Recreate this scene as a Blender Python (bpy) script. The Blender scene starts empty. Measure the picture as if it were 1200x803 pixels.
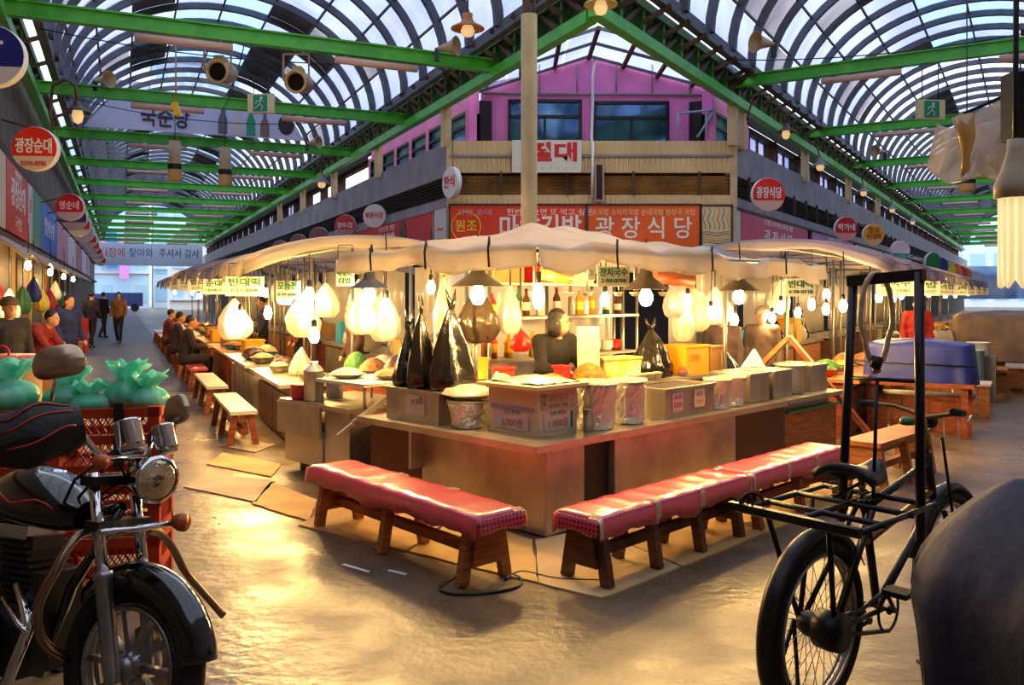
import bpy, bmesh, math, random
from mathutils import Vector, Matrix
random.seed(7)
PI = math.pi
scene = bpy.context.scene
COL = scene.collection
# ------------------------------------------------------------------ camera, sky, exposure
H, F = 1.65, 1000.0            # eye height, focal length in pixels of the 1200x803 frame
cd = bpy.data.cameras.new('camera'); cam = bpy.data.objects.new('camera', cd); COL.objects.link(cam)
cam.location = (0, 0, H); cam.rotation_euler = (PI/2, 0, 0)
cd.sensor_width = 36; cd.lens = 36*F/1200; cd.shift_y = -56.5/1200; cd.clip_end = 600; cd.clip_start = .05
scene.camera = cam
w = bpy.data.worlds.new('sky'); scene.world = w; w.use_nodes = True
bg = w.node_tree.nodes['Background']; bg.inputs[0].default_value = (.82, .89, 1, 1); bg.inputs[1].default_value = 2.0
scene.view_settings.view_transform = 'Standard'; scene.view_settings.look = 'None'
scene.view_settings.exposure = 0.38; scene.view_settings.gamma = 1
scene.view_settings.use_curve_mapping = False
scene.cycles.max_bounces = 8; scene.cycles.transparent_max_bounces = 24; scene.cycles.diffuse_bounces = 3
scene.cycles.sample_clamp_indirect = 4; scene.cycles.caustics_reflective = False; scene.cycles.caustics_refractive = False
# ------------------------------------------------------------------ pixel -> place helpers
def at(px, py, Y): return Vector(((px-600)/F*Y, Y, H-(py-345)/F*Y))
def gr(px, py, z=0): return at(px, py, F*(H-z)/(py-345))
AL, AR = math.atan(-.458), math.atan(.610)     # headings of the two covered streets
def LS(v, s, z=0): return Vector((v*math.cos(AL)+s*math.sin(AL), -v*math.sin(AL)+s*math.cos(AL), z))
def RS(v, s, z=0): return Vector((v*math.cos(AR)+s*math.sin(AR), -v*math.sin(AR)+s*math.cos(AR), z))
C0 = Vector((.23, 5.75, 0))                    # ground corner of the main stall, sides at 45 degrees
Q = math.sqrt(.5)
def MS(r, l, z=0): return Vector((C0.x+(r-l)*Q, C0.y+(r+l)*Q, z))
def msl(p): d = p-C0; return ((d.x+d.y)*Q, (d.y-d.x)*Q)
# ------------------------------------------------------------------ materials
def lin(c): return tuple((x/12.92 if x <= .04045 else ((x+.055)/1.055)**2.4) for x in (k/255 for k in c))
def M(name, c, rough=.6, metal=0, c2=None, sc=6, bump=0, bsc=40, spec=.5, emit=None, es=0, coat=0, stretch=None, detail=4, lo=.35, hi=.65, trans=0, alpha=1):
    m = bpy.data.materials.new(name); m.use_nodes = True
    nt = m.node_tree; b = nt.nodes['Principled BSDF']
    b.inputs['Base Color'].default_value = lin(c)+(1,)
    b.inputs['Roughness'].default_value = rough; b.inputs['Metallic'].default_value = metal
    b.inputs['Specular IOR Level'].default_value = spec
    if coat: b.inputs['Coat Weight'].default_value = coat; b.inputs['Coat Roughness'].default_value = .08
    if trans: b.inputs['Transmission Weight'].default_value = trans
    if alpha < 1: b.inputs['Alpha'].default_value = alpha
    if emit: b.inputs['Emission Color'].default_value = lin(emit)+(1,); b.inputs['Emission Strength'].default_value = es
    if c2 or bump:
        tc = nt.nodes.new('ShaderNodeTexCoord'); vec = tc.outputs['Object']
        if stretch:
            mp = nt.nodes.new('ShaderNodeMapping'); mp.inputs['Scale'].default_value = stretch
            nt.links.new(vec, mp.inputs[0]); vec = mp.outputs[0]
    if c2:
        n = nt.nodes.new('ShaderNodeTexNoise'); n.inputs['Scale'].default_value = sc; n.inputs['Detail'].default_value = detail
        nt.links.new(vec, n.inputs[0])
        r = nt.nodes.new('ShaderNodeValToRGB'); r.color_ramp.elements[0].position = lo; r.color_ramp.elements[1].position = hi
        r.color_ramp.elements[0].color = lin(c)+(1,); r.color_ramp.elements[1].color = lin(c2)+(1,)
        nt.links.new(n.outputs[0], r.inputs[0]); nt.links.new(r.outputs[0], b.inputs['Base Color'])
    if bump:
        n2 = nt.nodes.new('ShaderNodeTexNoise'); n2.inputs['Scale'].default_value = bsc; n2.inputs['Detail'].default_value = 3
        nt.links.new(vec, n2.inputs[0])
        bp = nt.nodes.new('ShaderNodeBump'); bp.inputs['Strength'].default_value = bump; bp.inputs['Distance'].default_value = .02
        nt.links.new(n2.outputs[0], bp.inputs['Height']); nt.links.new(bp.outputs[0], b.inputs['Normal'])
    return m
def Mthin(name, c, tr=.5, rough=.5, c2=None, sc=4, gloss=.08):
    """thin plastic film or sheet: part straight-through, part diffuse/translucent, a little gloss"""
    m = bpy.data.materials.new(name); m.use_nodes = True; nt = m.node_tree; nt.nodes.clear()
    o = nt.nodes.new('ShaderNodeOutputMaterial'); t = nt.nodes.new('ShaderNodeBsdfTransparent')
    d = nt.nodes.new('ShaderNodeBsdfDiffuse'); l = nt.nodes.new('ShaderNodeBsdfTranslucent'); g = nt.nodes.new('ShaderNodeBsdfGlossy')
    g.inputs['Roughness'].default_value = rough*.5
    col = lin(c)+(1,)
    for n in (t, d, l): n.inputs[0].default_value = col
    if c2:
        tc = nt.nodes.new('ShaderNodeTexCoord'); nn = nt.nodes.new('ShaderNodeTexNoise'); nn.inputs['Scale'].default_value = sc
        nt.links.new(tc.outputs['Object'], nn.inputs[0])
        r = nt.nodes.new('ShaderNodeValToRGB'); r.color_ramp.elements[0].position = .35; r.color_ramp.elements[1].position = .65
        r.color_ramp.elements[0].color = col; r.color_ramp.elements[1].color = lin(c2)+(1,)
        nt.links.new(nn.outputs[0], r.inputs[0])
        for n in (t, d, l): nt.links.new(r.outputs[0], n.inputs[0])
    def mix(f, a, b):
        x = nt.nodes.new('ShaderNodeMixShader'); x.inputs[0].default_value = f
        nt.links.new(a.outputs[0], x.inputs[1]); nt.links.new(b.outputs[0], x.inputs[2]); return x
    nt.links.new(mix(gloss, mix(tr, mix(.5, d, l), t), g).outputs[0], o.inputs[0])
    return m
def Mglow(name, c, s):
    m = bpy.data.materials.new(name); m.use_nodes = True; nt = m.node_tree; nt.nodes.clear()
    o = nt.nodes.new('ShaderNodeOutputMaterial'); e = nt.nodes.new('ShaderNodeEmission')
    e.inputs[0].default_value = lin(c)+(1,); e.inputs[1].default_value = s; nt.links.new(e.outputs[0], o.inputs[0]); return m
# ------------------------------------------------------------------ mesh builder
def frame(d, up=Vector((0, 0, 1))):
    d = d.normalized()
    if abs(d.dot(up)) > .98: up = Vector((1, 0, 0))
    x = up.cross(d).normalized(); return x, d.cross(x).normalized(), d
class MB:
    def __init__(s): s.v = []; s.f = []; s.sm = []; s.mt = Matrix.Identity(4)
    def add(s, vs, fs, smooth=False):
        o = len(s.v); s.v += [s.mt @ Vector(p) for p in vs]
        s.f += [tuple(i+o for i in f) for f in fs]; s.sm += [smooth]*len(fs); return s
    def hexa(s, p): return s.add(p, [(3,2,1,0),(4,5,6,7),(0,1,5,4),(1,2,6,5),(2,3,7,6),(3,0,4,7)])
    def box(s, c, d, rz=0, rx=0, ry=0, taper=1):
        m = Matrix.Translation(Vector(c)) @ Matrix.Rotation(rz, 4, 'Z') @ Matrix.Rotation(ry, 4, 'Y') @ Matrix.Rotation(rx, 4, 'X')
        x, y, z = d[0]/2, d[1]/2, d[2]/2
        P = [(-x,-y,-z),(x,-y,-z),(x,y,-z),(-x,y,-z)]+[(a*taper,b*taper,z) for a, b in ((-x,-y),(x,-y),(x,y),(-x,y))]
        return s.hexa([m @ Vector(p) for p in P])
    def bar(s, a, b, w, h=None, up=Vector((0,0,1))):
        a, b = Vector(a), Vector(b); h = h or w; x, y, d = frame(b-a, up); x = x*w/2; y = y*h/2
        return s.hexa([a-x-y, a+x-y, a+x+y, a-x+y, b-x-y, b+x-y, b+x+y, b-x+y])
    def tube(s, path, r, n=8, closed=False, cap=True):
        P = [Vector(p) for p in path]; k = len(P); R = r if isinstance(r, (list, tuple)) else [r]*k
        T = []
        for i in range(k):
            a = P[i-1] if (i or closed) else P[i]; b = P[(i+1) % k] if (i < k-1 or closed) else P[i]
            T.append((b-a).normalized())
        x, y, _ = frame(T[0]); vs = []
        for i in range(k):
            x = (x - T[i]*x.dot(T[i])).normalized(); y = T[i].cross(x)
            for j in range(n):
                t = 2*PI*j/n; vs.append(P[i]+(x*math.cos(t)+y*math.sin(t))*R[i])
        fs = []
        for i in range(k if closed else k-1):
            a = i*n; b = ((i+1) % k)*n
            fs += [(a+j, a+(j+1) % n, b+(j+1) % n, b+j) for j in range(n)]
        s.add(vs, fs, True)
        if cap and not closed:
            o = len(s.v)-len(vs); s.f += [tuple(o+j for j in reversed(range(n))), tuple(o+(k-1)*n+j for j in range(n))]; s.sm += [False]*2
        return s
    def lathe(s, prof, n=16, m=None, arc=2*PI, smooth=True, wob=0):
        m = m or Matrix.Identity(4); full = abs(arc-2*PI) < 1e-6; c = n if full else n+1; vs = []
        for r, z in prof:
            for j in range(c):
                t = arc*j/n; q = r*(1+wob*math.sin(3*t+z*20)+wob*math.sin(7*t+2+z*33)) if wob else r
                vs.append(m @ Vector((q*math.cos(t), q*math.sin(t), z)))
        fs = []
        for i in range(len(prof)-1):
            for j in range(n):
                a, b = i*c+j, i*c+(j+1) % c; fs.append((a, b, b+c, a+c))
        return s.add(vs, fs, smooth)
    def ell(s, c, r, n=12, k=8, m=None):
        r = (r, r, r) if not isinstance(r, (tuple, list)) else r
        m = (m or Matrix.Identity(4)); m = Matrix.Translation(Vector(c)) @ m @ Matrix.Diagonal((*r, 1))
        return s.lathe([(max(1e-4, math.sin(PI*i/k)), -math.cos(PI*i/k)) for i in range(k+1)], n, m)
    def prism(s, poly, d, m=None, smooth=False):
        """2D outline in local x,z extruded along +y by d"""
        m = m or Matrix.Identity(4); n = len(poly)
        vs = [m @ Vector((x, 0, z)) for x, z in poly]+[m @ Vector((x, d, z)) for x, z in poly]
        s.add(vs, [tuple(range(n)), tuple(range(2*n-1, n-1, -1))]); 
        return s.add(vs, [(i, i+n, (i+1) % n+n, (i+1) % n) for i in range(n)], smooth)
    def sheet(s, fn, nu, nv, smooth=True):
        vs = [fn(i/nu, j/nv) for i in range(nu+1) for j in range(nv+1)]
        return s.add(vs, [(i*(nv+1)+j, (i+1)*(nv+1)+j, (i+1)*(nv+1)+j+1, i*(nv+1)+j+1) for i in range(nu) for j in range(nv)], smooth)
    def torus(s, R, r, n=28, k=8, m=None):
        m = m or Matrix.Identity(4); vs = []; fs = []
        for i in range(n):
            a = 2*PI*i/n
            for j in range(k):
                b = 2*PI*j/k; q = R+r*math.cos(b); vs.append(m @ Vector((q*math.cos(a), r*math.sin(b), q*math.sin(a))))
        for i in range(n):
            for j in range(k): fs.append((i*k+j, i*k+(j+1) % k, ((i+1) % n)*k+(j+1) % k, ((i+1) % n)*k+j))
        return s.add(vs, fs, True)
    def mesh(s, name, mat):
        me = bpy.data.meshes.new(name); me.from_pydata([tuple(p) for p in s.v], [], s.f)
        me.polygons.foreach_set('use_smooth', s.sm)
        if mat: me.materials.append(mat)
        bm = bmesh.new(); bm.from_mesh(me); bmesh.ops.recalc_face_normals(bm, faces=bm.faces[:]); bm.to_mesh(me); bm.free()
        return me
    def build(s, name, mat, parent=None, thick=0, bevel=0, loc=None):
        o = bpy.data.objects.new(name, s.mesh(name, mat)); COL.objects.link(o)
        if parent: o.parent = parent
        if loc is not None: o.location = loc
        if thick: md = o.modifiers.new('thickness', 'SOLIDIFY'); md.thickness = thick; md.offset = 0
        if bevel:
            md = o.modifiers.new('bevel', 'BEVEL'); md.width = bevel; md.segments = 2; md.limit_method = 'ANGLE'
        return o
def tag(o, label, cat, group=None, kind=None):
    if label: o['label'] = label
    if cat: o['category'] = cat
    if group: o['group'] = group
    if kind: o['kind'] = kind
    return o
def thing(name, label, cat, loc=(0,0,0), rz=0, group=None):
    o = bpy.data.objects.new(name, None); COL.objects.link(o); o.empty_display_size = .1
    o.location = loc; o.rotation_euler = (0, 0, rz); return tag(o, label, cat, group)
def struct(o): o['kind'] = 'structure'; return o
def kids(o): return [c for c in COL.objects if c.parent == o]
def dup(root, loc, rz, label=None, group=None, scale=None):
    def cp(o, par):
        c = o.copy(); COL.objects.link(c); c.parent = par
        for k in list(o.children): cp(k, c)
        return c
    r = cp(root, root.parent); r.location = loc; r.rotation_euler = (0, 0, rz)
    if scale: r.scale = (scale,)*3
    if label: r['label'] = label
    if group: r['group'] = group
    return r
def inst(me, name, parent, loc=(0,0,0), rot=(0,0,0), scale=None):
    o = bpy.data.objects.new(name, me); COL.objects.link(o); o.parent = parent; o.location = loc; o.rotation_euler = rot
    if scale: o.scale = scale
    return o
def text(body, size, mat, parent, loc, rot=(PI/2, 0, 0), name='lettering', fitw=None, bold=.0, ext=.004, sy=1):
    """lettering lying in local XZ (rot x 90), centred at loc"""
    cu = bpy.data.curves.new(name, 'FONT'); cu.body = body; cu.size = size; cu.align_x = 'CENTER'; cu.align_y = 'CENTER'
    cu.extrude = ext; cu.offset = bold*size; cu.resolution_u = 2
    t = bpy.data.objects.new(name, cu)
    me = bpy.data.meshes.new_from_object(t)
    bpy.data.objects.remove(t); bpy.data.curves.remove(cu)
    me.materials.clear(); me.materials.append(mat); me.name = name
    o = bpy.data.objects.new(name, me); COL.objects.link(o); o.parent = parent; o.location = loc; o.rotation_euler = rot
    sx = 1
    if fitw and len(me.vertices):
        xs = [v.co.x for v in me.vertices]; sx = fitw/max(1e-3, max(xs)-min(xs))
    o.scale = (sx, sy, 1); return o
# ------------------------------------------------------------------ shared materials
green = M('green_paint', (84, 190, 54), .4, c2=(66, 166, 46), sc=3)
dkgreen = M('dark_green_paint', (52, 110, 36), .5, c2=(36, 74, 28), sc=3)
rust = M('brown_steel', (92, 62, 40), .7, c2=(62, 44, 34), sc=5)
ribgrey = M('rib_grey', (92, 94, 102), .55, c2=(72, 74, 80), sc=2)
black = M('black_paint', (18, 18, 20), .45)
pinkm = M('pink_paint', (248, 140, 212), .6, c2=(236, 124, 196), sc=2)
bluegl = M('window_glass', (120, 160, 200), .08, .75, c2=(60, 90, 130), sc=1.2)  # blue base colour carries part of the sky reflection
white = M('white_paint', (226, 226, 224), .55)
cream = M('cream_panel', (212, 186, 140), .6, c2=(190, 162, 116), sc=2.5)
concrete = M('grey_fascia', (150, 146, 150), .75, c2=(128, 124, 128), sc=1.5)
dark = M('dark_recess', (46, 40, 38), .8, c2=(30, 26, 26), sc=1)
steel = M('stainless_steel', (214, 204, 184), .32, .8, c2=(192, 182, 162), sc=5, bump=.03, bsc=9)
steel2 = M('brushed_steel', (200, 192, 178), .36, .75, c2=(166, 156, 142), sc=3)
chrome = M('chrome', (225, 225, 228), .08, 1)
wood = M('pale_wood', (184, 116, 60), .55, c2=(142, 80, 38), sc=5, stretch=(1, 1, 8), bump=.1)
woodd = M('dark_wood', (112, 62, 34), .5, c2=(70, 38, 24), sc=6, stretch=(1, 1, 5), bump=.1)
woodr = M('red_brown_wood', (158, 78, 42), .5, c2=(112, 50, 30), sc=5, stretch=(1, 1, 6))
redp = M('red_plastic', (206, 30, 22), .35)
yell = M('yellow_plastic', (246, 196, 20), .4)
bulbm = Mglow('bulb_glow', (255, 206, 124), 360)
bulbw = Mglow('white_bulb_glow', (255, 236, 205), 60)
rubber = M('rubber', (20, 19, 19), .75)
letw = M('white_letters', (240, 234, 222), .5)
letr = M('red_letters', (206, 26, 24), .5)
letk = M('black_letters', (36, 36, 46), .5)
letg = M('green_letters', (22, 104, 66), .5)
lety = M('yellow_letters', (250, 200, 40), .5)
letb = M('blue_letters', (30, 50, 150), .5)
# ------------------------------------------------------------------ floor
def floor_mat():
    m = M('market_concrete', (150, 124, 92), .4); nt = m.node_tree; b = nt.nodes['Principled BSDF']
    tc = nt.nodes.new('ShaderNodeTexCoord')
    def noise(sc, d, lo, hi, c1, c2):
        n = nt.nodes.new('ShaderNodeTexNoise'); n.inputs['Scale'].default_value = sc; n.inputs['Detail'].default_value = d; n.inputs['Roughness'].default_value = .62
        nt.links.new(tc.outputs['Object'], n.inputs[0])
        r = nt.nodes.new('ShaderNodeValToRGB'); r.color_ramp.elements[0].position = lo; r.color_ramp.elements[1].position = hi
        r.color_ramp.elements[0].color = c1; r.color_ramp.elements[1].color = c2; nt.links.new(n.outputs[0], r.inputs[0]); return r.outputs[0]
    base = noise(.9, 8, .35, .66, lin((104, 86, 66))+(1,), lin((140, 116, 86))+(1,))
    spot = noise(4.5, 7, .26, .40, (.5, .46, .42, 1), (1, 1, 1, 1))
    fine = noise(38, 6, .30, .62, (.80, .79, .77, 1), (1, 1, 1, 1))
    patch = noise(.35, 3, .42, .60, (.70, .68, .68, 1), (1, 1, 1, 1))
    cur = base
    for k in (spot, fine, patch):
        x = nt.nodes.new('ShaderNodeMix'); x.data_type = 'RGBA'; x.blend_type = 'MULTIPLY'; x.inputs[0].default_value = 1
        nt.links.new(cur, x.inputs[6]); nt.links.new(k, x.inputs[7]); cur = x.outputs[2]
    nt.links.new(cur, b.inputs['Base Color'])
    rr = noise(1.3, 5, .38, .62, (.27, .27, .27, 1), (.55, .55, .55, 1)); nt.links.new(rr, b.inputs['Roughness'])
    n = nt.nodes.new('ShaderNodeTexNoise'); n.inputs['Scale'].default_value = 14; n.inputs['Detail'].default_value = 8; nt.links.new(tc.outputs['Object'], n.inputs[0])
    bp = nt.nodes.new('ShaderNodeBump'); bp.inputs['Strength'].default_value = .35; bp.inputs['Distance'].default_value = .02
    nt.links.new(n.outputs[0], bp.inputs['Height']); nt.links.new(bp.outputs[0], b.inputs['Normal'])
    return m
fl = MB(); fl.add([(-90,-12,0),(110,-12,0),(110,150,0),(-90,150,0)], [(0,1,2,3)])
struct(fl.build('floor', floor_mat()))
asph = MB(); c_ = [LS(-1.9, 15.5), LS(1.15, 15.5), LS(1.15, 110), LS(-1.9, 110)]
asph.add([tuple(p)[:2]+(.001,) for p in c_]+[tuple(p)[:2]+(.006,) for p in c_], [(4,5,6,7),(0,1,5,4),(1,2,6,5),(2,3,7,6),(3,0,4,7)])
struct(asph.build('floor.001', M('dark_asphalt', (84, 80, 92), .5, c2=(64, 62, 74), sc=1.2, bump=.2, bsc=20)))
# unseen roof and back wall added around the camera to cut the sky light
rc = bpy.data.objects.new('ceiling.002', None); COL.objects.link(rc); struct(rc)
croof = Mthin('sky_dimming_sheet', (230, 230, 234), .68, c2=(212, 212, 220), sc=.8, gloss=.02)
cpm = MB().box((0, 0, 0), (1.94, 1.94, .03)).mesh('roof_panel', croof)
for i in range(11):
    for j in range(9): inst(cpm, 'roof_panel', rc, (-9+2*i, -7+2*j, 9.9))
for i in range(12): MB().box((-10+2*i, 1, 9.8), (.12, 18, .16)).build('roof_beam', green, rc)
struct(MB().box((1, -6.2, 4.2), (26, .4, 8.4)).build('added_wall_back', M('sky_blocking_wall', (120, 108, 96), .8, c2=(96, 84, 74), sc=1)))
# ------------------------------------------------------------------ the two barrel vaults
pan_w = Mthin('roof_sheet_clear', (226, 230, 246), .78, c2=(208, 212, 232), sc=.7, gloss=.02)
pan_d = Mthin('roof_sheet_dirty', (216, 212, 216), .55, c2=(190, 186, 190), sc=.9, gloss=.02)
pan_o = M('roof_sheet_opaque', (118, 108, 104), .8, c2=(92, 84, 82), sc=1)
pan_b = Mthin('skylight_sheet', (210, 230, 252), .85, gloss=.04)
batten = M('lamp_batten', (214, 178, 160), .5)
def vault(idx, heading, v0, v1, z0, rise, s0, s1, rib, bay, first, beamz, beam_v, nind, glow):
    root = bpy.data.objects.new('ceiling' if idx == 0 else 'ceiling.001', None); COL.objects.link(root); root.rotation_euler = (0, 0, -heading); struct(root)
    hw, vm = (v1-v0)/2, (v0+v1)/2; N = 10
    th = [PI-PI*j/N for j in range(N+1)]
    P = lambda t, o=0: (vm+(hw+o)*math.cos(t), z0+(rise+o)*math.sin(t))
    mb = MB()                                     # one rib: a curved box-section arch
    tt = [PI-PI*j/30 for j in range(31)]; vs = []
    for t in tt:
        a, b = P(t, -.16), P(t, 0); vs += [(a[0],-.07,a[1]),(a[0],.07,a[1]),(b[0],.07,b[1]),(b[0],-.07,b[1])]
    fs = []
    for i in range(30):
        o = i*4; fs += [(o+k, o+(k+1) % 4, o+4+(k+1) % 4, o+4+k) for k in range(4)]
    mb.add(vs, fs); ribme = mb.mesh('rib', ribgrey)
    n = int((s1-s0)/rib)
    for i in range(n+1): inst(ribme, 'rib', root, (0, s0+i*rib, 0))
    def panel(j, mat, L):
        mb = MB(); K = 3; vs = []
        for q in range(K+1):
            t = th[j]+(th[j+1]-th[j])*(q/K*.97+.015)
            for o in (.02, .045):
                a = P(t, o); vs += [(a[0], .02, a[1]), (a[0], L-.02, a[1])]
        fs = []
        for q in range(K):
            a = q*4; fs += [(a, a+1, a+5, a+4), (a+2, a+6, a+7, a+3), (a, a+4, a+6, a+2), (a+1, a+3, a+7, a+5)]
        fs += [(0, 2, 3, 1), (K*4, K*4+1, K*4+3, K*4+2)]
        mb.add(vs, fs, True); return mb.mesh('roof_panel', mat)
    pm = {}
    far = {0: MB(), 1: MB()}
    for i in range(n):
        for j in range(N):
            h = math.sin(i*12.9898+j*78.233+idx*3)*43758.5453; h -= math.floor(h)
            m = pan_b if (j in (4, 5) and h > .35) else (pan_o if (j in (3, 6) and h > .62) or (2 <= j <= 7 and h > .93) else (pan_d if h > .82 else pan_w))
            if i < nind:
                key = (j, m.name)
                if key not in pm: pm[key] = panel(j, m, rib)
                inst(pm[key], 'roof_panel', root, (0, s0+i*rib, 0))
            else:
                me = far[0 if m != pan_o else 1]; a, b = P(th[j], .03), P(th[j+1], .03); s = s0+i*rib
                me.add([(a[0], s, a[1]), (b[0], s, b[1]), (b[0], s+rib, b[1]), (a[0], s+rib, a[1])], [(0,1,2,3)])
    for k in (0, 1):
        if far[k].f: tag(far[k].build('distant_roof_panels', (pan_w, pan_o)[k], root), None, None, None, 'stuff')
    for j in range(1, N):
        a = P(th[j], -.05); MB().bar((a[0], s0, a[1]), (a[0], s1, a[1]), .05).build('purlin', ribgrey, root)
    for v, sg in ((v0, 1), (v1, -1)):             # dark edge girders the vault springs from, lattice below
        MB().bar((v, s0, z0-.02), (v, s1, z0-.02), .16, .22).build('edge_girder', ribgrey, root)
    # tie beams (green I-beams) with lamp battens slung beneath
    i = 0; s = first
    while s < s1:
        mb = MB(); L = (beam_v[0], beam_v[1])
        for dz, h, wd in ((.12, .03, .18), (-.12, .03, .18), (0, .22, .05)):
            mb.box(((L[0]+L[1])/2, s, beamz+dz), (L[1]-L[0], wd, h))
        o = mb.build('tie_beam', green, root)
        for q in (0.32, .72):
            x = L[0]+(L[1]-L[0])*q
            b = MB().tube([(x-.8, 0, 0), (x+.8, 0, 0)], .075, 8); b.tube([(x-.6, 0, 0), (x-.6, 0, .12)], .02, 5); b.tube([(x+.6, 0, 0), (x+.6, 0, .12)], .02, 5)
            bo = b.build('lamp_batten', batten, root, loc=(0, s-.02, beamz-.24))
        s += bay; i += 1
    return root
vl = vault(0, AL, -1.35, 6.45, 6.62, 3.0, 11.6, 82, 1.45, 5.8, 15.9, 6.28, (-1.75, 6.85), 14, .0)
vr = vault(1, AR, -5.45, 2.35, 6.75, 3.0, 11.9, 96, 1.44, 7.4, 12.1, 6.55, (-5.85, 2.6), 14, .0)
def truss(root, v, sgn, s0, s1, z, step):
    t = bpy.data.objects.new('truss', None); COL.objects.link(t); t.parent = root
    MB().bar((v, s0, z), (v, s1, z), .2, .2).build('bottom_chord', green, t)
    MB().bar((v, s0, z+.62), (v, s1, z+.62), .16, .16).build('top_chord', dkgreen, t)
    w1 = MB().bar((v, 0, z), (v, 0, z+.62), .1, .1).mesh('web_post', dkgreen); w2 = MB().bar((v, 0, z), (v, step, z+.62), .08, .08).mesh('web_diagonal', rust)
    br = MB().bar((v, 0, z+.3), (v-sgn*.55, 0, z+.52), .06, .08).mesh('outrigger', rust)
    k = 0
    while s0+k*step < min(s1, s0+60*step):
        inst(w1, 'web_post', t, (0, s0+k*step, 0)); inst(w2, 'web_diagonal', t, (0, s0+k*step, 0)); inst(br, 'outrigger', t, (0, s0+k*step, 0)); k += 1
    MB().bar((v+sgn*.12, s0, z+.31), (v+sgn*.12, s1, z+.31), .03, .55).build('web_plate', dkgreen, t)
truss(vl, 6.85, 1, 11.9, 82, 6.1, .95); truss(vl, -1.75, -1, 9, 82, 6.1, 1.9)
truss(vr, -5.85, -1, 12.05, 96, 6.1, .95); truss(vr, 2.6, 1, 9, 96, 6.1, 1.9)
# ------------------------------------------------------------------ corner building (chamfered)
corr = M('corrugated_cream', (228, 198, 146), .55, c2=(210, 178, 126), sc=1.2)  # warm cast of the light is mixed into the cream
louv = M('louvre_brown', (176, 122, 62), .55, c2=(122, 88, 50), sc=2)
A = at(527, 345, 20.0); B = at(860, 345, 20.0); A.z = B.z = 0
bld = thing('corner_building', 'corner market building with ribbed cream parapet and brown louvres under a pink upper storey', 'building')
FARL, FARR = 70, 84
sA = A.x*math.sin(AL)+A.y*math.cos(AL); vA = A.x*math.cos(AL)-A.y*math.sin(AL)
sB = B.x*math.sin(AR)+B.y*math.cos(AR); vB = B.x*math.cos(AR)-B.y*math.sin(AR)
def corr_strip(mb, x0, x1, z0, z1, y, pitch=.12, dep=.03):
    n = int((x1-x0)/pitch); vs = []; fs = []
    for i in range(n+1):
        x = x0+i*pitch
        for dx, dy in ((0, 0), (.35, 0), (.5, -dep), (.85, -dep)): vs += [(x+dx*pitch, y+dy, z0), (x+dx*pitch, y+dy, z1)]
    m = len(vs)//2
    fs = [(2*i, 2*i+2, 2*i+3, 2*i+1) for i in range(m-1)]
    mb.add(vs, fs)
def wing(org, rz, x0, x1, name, front=False):
    """one face of the building; local x runs along the face, y into the building"""
    w = bpy.data.objects.new(name, None); COL.objects.link(w); w.parent = bld; w.location = org; w.rotation_euler = (0, 0, rz)
    L = x1-x0; mid = (x0+x1)/2
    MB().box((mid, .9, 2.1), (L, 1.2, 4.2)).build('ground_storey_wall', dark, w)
    m1 = corr if front else concrete
    b = MB(); b.box((mid, .2, 4.98), (L, .3, .5)); 
    if front: corr_strip(b, x0, x1-.1, 4.5, 4.86, .03); corr_strip(b, x0, x1-.1, 4.93, 5.25, .03)
    else: b.box((mid, .12, 4.86), (L, .2, .8))
    b.build('parapet', m1, w)
    if front:
        MB().box((mid, 0, 4.895), (L, .05, .05)).build('parapet_rail', concrete, w)
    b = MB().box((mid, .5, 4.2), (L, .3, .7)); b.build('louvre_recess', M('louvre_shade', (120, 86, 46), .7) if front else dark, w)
    n = 9 if front else 1
    for k in range(9 if front else 6):
        z = 4.0+k*.052 if front else 4.02+k*.078
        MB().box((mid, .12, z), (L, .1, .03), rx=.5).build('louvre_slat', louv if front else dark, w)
    b = MB(); (corr_strip(b, x0, x1-.1, 3.70, 3.98, .02) if front else b.box((mid, .15, 3.8), (L, .24, .3))); b.box((mid, .3, 3.83), (L, .3, .3)); b.build('lower_band', m1, w)
    k = x0+1.2
    while k < min(x1, x0+30):
        MB().box((k, -.02, 4.25), (.05, .06, .56)).build('mullion', rust, w); k += 1.55
    MB().box((mid, .05, 3.66), (L, .3, .06)).build('sign_ledge', rust, w)
    return w
fr = wing(A, 0, 0, B.x-A.x, 'front_face', True)
# left face: local +x must run from the far end to the corner
lf = wing(LS(vA, sA), -AL-PI/2, -FARL, 0, 'left_face')
rf = wing(RS(vB, sB), -AR+PI/2, 0, FARR, 'right_face')
# corner blades hide the joints
for p in (A, B): MB().box((p.x, p.y+.15, 2.62), (.16, .3, 5.24)).build('corner_pier', cream, bld)
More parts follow.
